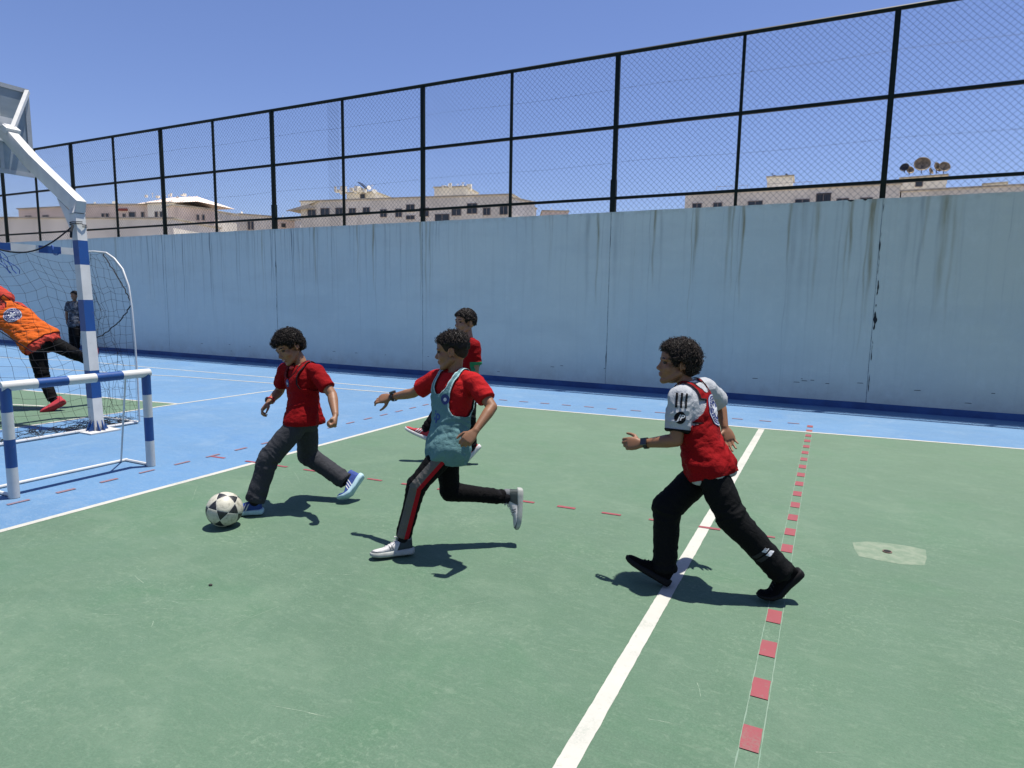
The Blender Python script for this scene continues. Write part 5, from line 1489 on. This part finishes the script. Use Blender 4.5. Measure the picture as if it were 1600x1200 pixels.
# ---- right: boy in red bib over a white shirt
P = build_person('R', "boy with dark curly hair in red bib over white striped shirt running at the right", dict(
    skin='tan', face=LEFT+V((0,0,.02)), headup=V((-.06,0,1)), hs=.985, hair_t=.021, hair_m='hair', hair_style='curly', curls=3000, light=.45, seed=3, bend=-.012,
    palmL=F0-V((0,0,.25)), handL='relax', palmR=TOWARD*.9+V((0,0,.1)), handR='open',
    hairline=[(-.12,-.075),(-.075,-.085),(-.050,-.075),(-.030,-.02),(-.020,.010),(.000,.012),(.010,-.012),(.022,-.014),(.034,.012),(.044,.044),(.060,.062),(.075,.070),(.11,.074)],
    trouser=dict(m='char_t', r=(.072,.080,.073,.066,.058), len=1.0, amp=.0052, t0=-.20), shirt=dict(m='whiteshirt', hem=-.122, sl=.78, sr=(.062,.064), collar='white_c', g=.002),
    fold=.0062, fold_tilt=-.6,
    bib=dict(m='red', edge='darkpipe', hem=-.11, off=.006, nf=.74, nb=.93, w=[(-.4,.30),(.48,.30),(.53,.140),(.60,.112),(.75,.092),(.88,.080),(1.1,.080)], arm=.0),
    shoe=dict(m='shoe_bk', sole='shoe_bks', lace='lace_k', bendL=.55, sock='black_c')))
J = P['J']; S_, E_ = J['LS'], J['LE']; dn = (E_-S_).normalized(); axx = F0.cross(dn).normalized()
axx = dn.cross(TOWARD).normalized()*1.0
if axx.dot(R0) < 0: axx = -axx
def arm_c(t, dx=0): return S_.lerp(E_, t)+axx*dx
lf = .0028
b = patch2d(P['shirt'], P['sm'], [circle(.0275, 30, 0, 0, .031)], arm_c(.47,-.010), axx, -dn, M['black_c'], lf, "sleeve_badge")
text_on(b, P['sm'], "JP", arm_c(.47,-.010), axx, -dn, .040, M['white_c'], lf+.0012, "lettering", .35)
for dx in (-.034,-.012,.012):
    patch2d(P['shirt'], P['sm'], [[(-.0048,-.024),(.0048,-.024),(.0058,.052),(-.0040,.052)]], arm_c(.13,dx), axx, -dn, M['black_c'], lf+.002, "shoulder_stripe")
def cuffband(p, n_):
    ab = E_-S_; t = (p-S_).dot(ab)/ab.length_squared; q = p-(S_+ab*t)
    return min((t-.735)*ab.length, .085-q.length)
new_obj("cuff_edge", decal(P['sm'], cuffband, .0015), M['black_c'], P['shirt'], True)
bk = -(P['up'].cross(P['rs'])); cb = P['tc'](.62)+bk*.05+P['rs']*.035
badge(P['bib'], P['bsrc'], cb, P['rs']*1.0, P['up'], .085, P['boff']+.001)
watch(P, 'L', 'strap', 'screen', TOWARD+V((0,0,.55)), True)
# light marks on the trailing shin
kn, an = J['LK'], J['LA']; dd = (an-kn).normalized(); ax2 = dd.cross(TOWARD).normalized()
if ax2.dot(R0) < 0: ax2 = -ax2
cm = kn.lerp(an, .60)
pl = lambda x0, x1, y0, y1, sk=.012: [(x0,y0),(x1,y0-sk*.2),(x1+sk,y1-sk*.2),(x0+sk,y1)]
patch2d(P['tro'], P['tm'], [pl(-.050,-.003,.008,.026,-.012), pl(-.045,.000,-.018,.000,-.012)], cm, ax2, -dd, M['grey_d'], .003, "grey_mark")
patch2d(P['tro'], P['tm'], [pl(.003,.030,.008,.026,-.012), pl(.006,.040,-.018,.000,-.012)], cm, ax2, -dd, M['white_c'], .003, "white_mark")
text_on(P['tro'], P['tm'], "TL", cm+ax2*.020-dd*.020, ax2, -dd, .014, M['black_c'], .0042, "lettering")

# ---- centre: boy in aqua bib
P = build_person('C', "boy in pale aqua bib over red shirt running with one arm stretched out", dict(
    skin='tan', face=LEFT+F0*.12+V((0,0,-.12)), headup=V((-.05,0,1)), hs=.955, hair_t=.009, hair_m='hair', hair_style='crop', curls=1800, light=.35, seed=9, bend=.0,
    hairline=[(-.12,-.004),(-.075,-.006),(-.045,.004),(-.022,.020),(.000,.026),(.02,.032),(.036,.044),(.058,.058),(.075,.066),(.11,.074)],
    palmL=F0+R0*.3, handL='claw', palmR=F0*1.0-V((0,0,1))*.8, handR='reach', arm=.93,
    trouser=dict(m='black_t', r=(.066,.068,.058,.050,.043), len=.95, amp=.0045, t0=-.20), shirt=dict(m='redshirt2', hem=-.10, sl=.70, sr=(.056,.056), collar='redshirt'),
    fold=.0045, fold_tilt=.7,
    bib=dict(m='aqua', edge='aqua_edge', hem=-.22, off=.004, nf=.77, nb=.90, w=[(-.4,.30),(.34,.30),(.42,.125),(.52,.098),(.68,.088),(.85,.084),(1.1,.084)], arm=.0),
    shoe=dict(m='shoe_wt', sole='shoe_ws', lace='lace_w', sock='black_c',
      panels=[("toe_guard",'shoe_gr',lambda p,n_: min(.031-p.z+.25*(p.y-.2), p.y-.12)),
              ("heel_panel",'shoe_dk',lambda p,n_: min(.092-p.y-.5*(p.z-.03), .072-p.z)),
              ("collar_lining",'shoe_gr',lambda p,n_: min(p.z-.072, .085-p.y)),
              ("side_letter",'shoe_gr',lambda p,n_: max(min(.0028-abs(p.y-.118-.5*(p.z-.045)), .011-abs(p.z-.045)), min(.0028-abs(p.y-.134-.5*(p.z-.045)), .011-abs(p.z-.045)), min(.0026-abs(p.y-.126+.5*(p.z-.045)), .011-abs(p.z-.045))) if abs(n_.x) > .4 else -1)])))
J = P['J']; fr = P['up'].cross(P['rs'])
cb = P['tc'](.52)+fr*.05
ax = P['rs']; 
badge(P['bib'], P['bsrc'], P['tc'](.62)+fr*.05-P['rs']*.040, -P['rs'], P['up'], .029, P['boff'])
text_on(P['bib'], P['bsrc'], "ip", P['tc'](.40)+fr*.05+P['rs']*.012, -P['rs'], P['up'], .078, M['blue_print'], P['boff'], "lettering")
watch(P, 'R', 'strap', 'screen_g', V((-.1,-.2,1)), False)
def legstripe(lo, hi):
    hp, kn, end = P['leg']['L']
    def f(p, n_):
        best = None
        for seg, (a, b) in enumerate(((hp,kn),(kn,end))):
            ab = b-a; t = (p-a).dot(ab)/ab.length_squared; tc_ = max(0, min(1, t)); q = p-(a+ab*tc_)
            if best is None or q.length < best[0]: best = (q.length, seg, t, q, ab.normalized(), ab.length)
        d_, seg, t, q, d, L_ = best
        if d_ > .12 or (p-P['tc'](-.02)).dot(P['rh']) > -.005 and seg == 0 and t < .35: return -1
        out = TOWARD-d*TOWARD.dot(d); out.normalize(); fw = d.cross(out); 
        if fw.dot(R0) < 0: fw = -fw
        lat = q.dot(fw); side = q.dot(out)
        return min(lat-lo, hi-lat, side-.012)
    return f
new_obj("grey_side_panel", decal(P['tm'], legstripe(-.034,.010), .0018), M['grey_c'], P['tro'], True)
new_obj("red_side_stripe", decal(P['tm'], legstripe(.010,.032), .0022), M['red_c'], P['tro'], True)

# ---- left: boy kicking
P = build_person('L', "smiling curly haired boy in red bib and grey trousers kicking the football", dict(
    skin='warm', face=LEFT*.62+TOWARD*.90+V((0,0,-.50)), headup=V((-.25,-.1,1)), hs=.965, hair_t=.020, hair_m='hair', hair_style='curly', curls=2800, light=.12, seed=5, smile=1, look=(0,1,-.3),
    hairline=[(-.12,-.060),(-.075,-.064),(-.050,-.050),(-.030,-.01),(-.020,.010),(.000,.012),(.012,-.004),(.024,.004),(.036,.028),(.050,.042),(.065,.048),(.11,.052)],
    palmL=-V((0,0,1))*.2-R0-F0*.3, handL='fist', palmR=R0*.3-V((0,0,1))-F0*.3, handR='claw',
    trouser=dict(m='grey_t', r=(.070,.078,.072,.066,.062), len=1.0, amp=.0052, t0=-.20), shirt=dict(m='redshirt', hem=-.06, sl=.70, sr=(.056,.056), collar='green_c'),
    fold=.004, fold_tilt=.3,
    bib=dict(m='red', edge='darkpipe', hem=-.07, off=.0045, nf=.84, nb=.93, w=[(-.4,.30),(.50,.30),(.57,.128),(.66,.104),(.80,.092),(1.1,.09)], arm=.0),
    shoe=dict(m='shoe_bl', sole='shoe_bls', stripes='white_c', bendR=.5, flatL=True, sock='black_c')))
fr = P['up'].cross(P['rs'])
badge(P['bib'], P['bsrc'], P['tc'](.66)+fr*.06+P['rs']*.030, -P['rs'], P['up'], .027, P['boff'])
g = MB(); cc = P['tc'](.93)+fr*.085+P['rs']*.01; g.ellipsoid(cc, (.016,.012,.014), nu=12, nv=8); g.tube([cc, cc+P['rs']*.02+V((0,0,-.004))], .006, 8); g.build("whistle", M['strap_r'], P['person'], True)
watch(P, 'R', 'strap_r', 'screen', LEFT*.8+F0*.5+V((0,0,.3)), False, w=.014)

# ---- boy behind
P = build_person('B', "boy in plain red shirt with green cuffs leaping behind the aqua bib boy", dict(
    skin='fair', face=LEFT*.78+TOWARD*.62+V((0,0,-.03)), hs=.99, hair_t=.015, hair_m='hair', hair_style='flat', curls=900, seed=21,
    hairline=[(-.12,-.030),(-.075,-.030),(-.045,-.018),(-.022,.006),(.000,.014),(.016,-.004),(.026,.010),(.040,.036),(.058,.050),(.075,.058),(.11,.064)],
    palmL=V((0,0,-1)), handL='relax', palmR=V((0,0,-1)), handR='relax',
    trouser=dict(m='black_t', r=(.068,.070,.060,.052,.046), len=.95, amp=.005, t0=-.20), shirt=dict(m='redshirt', hem=-.18, sl=.74, sr=(.058,.060), cuff='green_c', collar='redshirt'),
    fold=.004, shoe=dict(m='shoe_rd', sole='shoe_rs', stripes='white_c', lace='lace_k', sock='black_c')))
# ---- keeper
P = build_person('K', "goalkeeper in orange bib and black trousers stretching left inside the big goal", dict(
    skin='tan', face=LEFT+V((0,0,-.2)), hs=1.05, hair_t=.012, hair_m='hair', hair_style='flat', curls=0, seed=31, far=1.4,
    palmL=V((0,0,-1)), handL='open', palmR=V((0,0,-1)), handR='open', wid=1.25,
    trouser=dict(m='black_t', r=(.090,.082,.066,.056,.048), len=.95, amp=.005, t0=-.20), shirt=dict(m='coral', hem=-.16, sl=.70, sr=(.064,.064)),
    fold=.008, fold_tilt=.8, bib=dict(m='orange', edge='darkpipe', hem=-.06, off=.012, nf=.8, nb=.92, g=.01, w=[(-.4,.40),(.56,.40),(.66,.150),(.78,.120),(1.1,.105)], arm=.0),
    shoe=dict(m='shoe_rd', sole='shoe_rd', sock='black_c')))
bk = -(P['up'].cross(P['rs']))
badge(P['bib'], P['bsrc'], P['tc'](.62)+bk*.08+P['rs']*.01, P['rs'], P['up'], .100, P['boff']+.002)
# ---- far boy
P = build_person('F', "boy in dark patterned shirt standing still against the wall behind the goal", dict(
    skin='warm', face=TOWARD+V((0,0,0)), hs=1.02, hair_t=.016, hair_m='hair', hair_style='flat', curls=0, seed=41, far=2.4,
    palmL=R0*-1, handL='relax', palmR=R0, handR='relax',
    hairline=[(-.12,-.030),(-.022,.006),(.026,.010),(.058,.046),(.11,.056)],
    trouser=dict(m='black_t', r=(.084,.078,.068,.062,.058), len=.98, amp=.004, t0=-.18), shirt=dict(m='camo', hem=-.16, sl=.80, sr=(.062,.066)),
    fold=.005, shoe=dict(m='shoe_bk', sole='shoe_bks')))
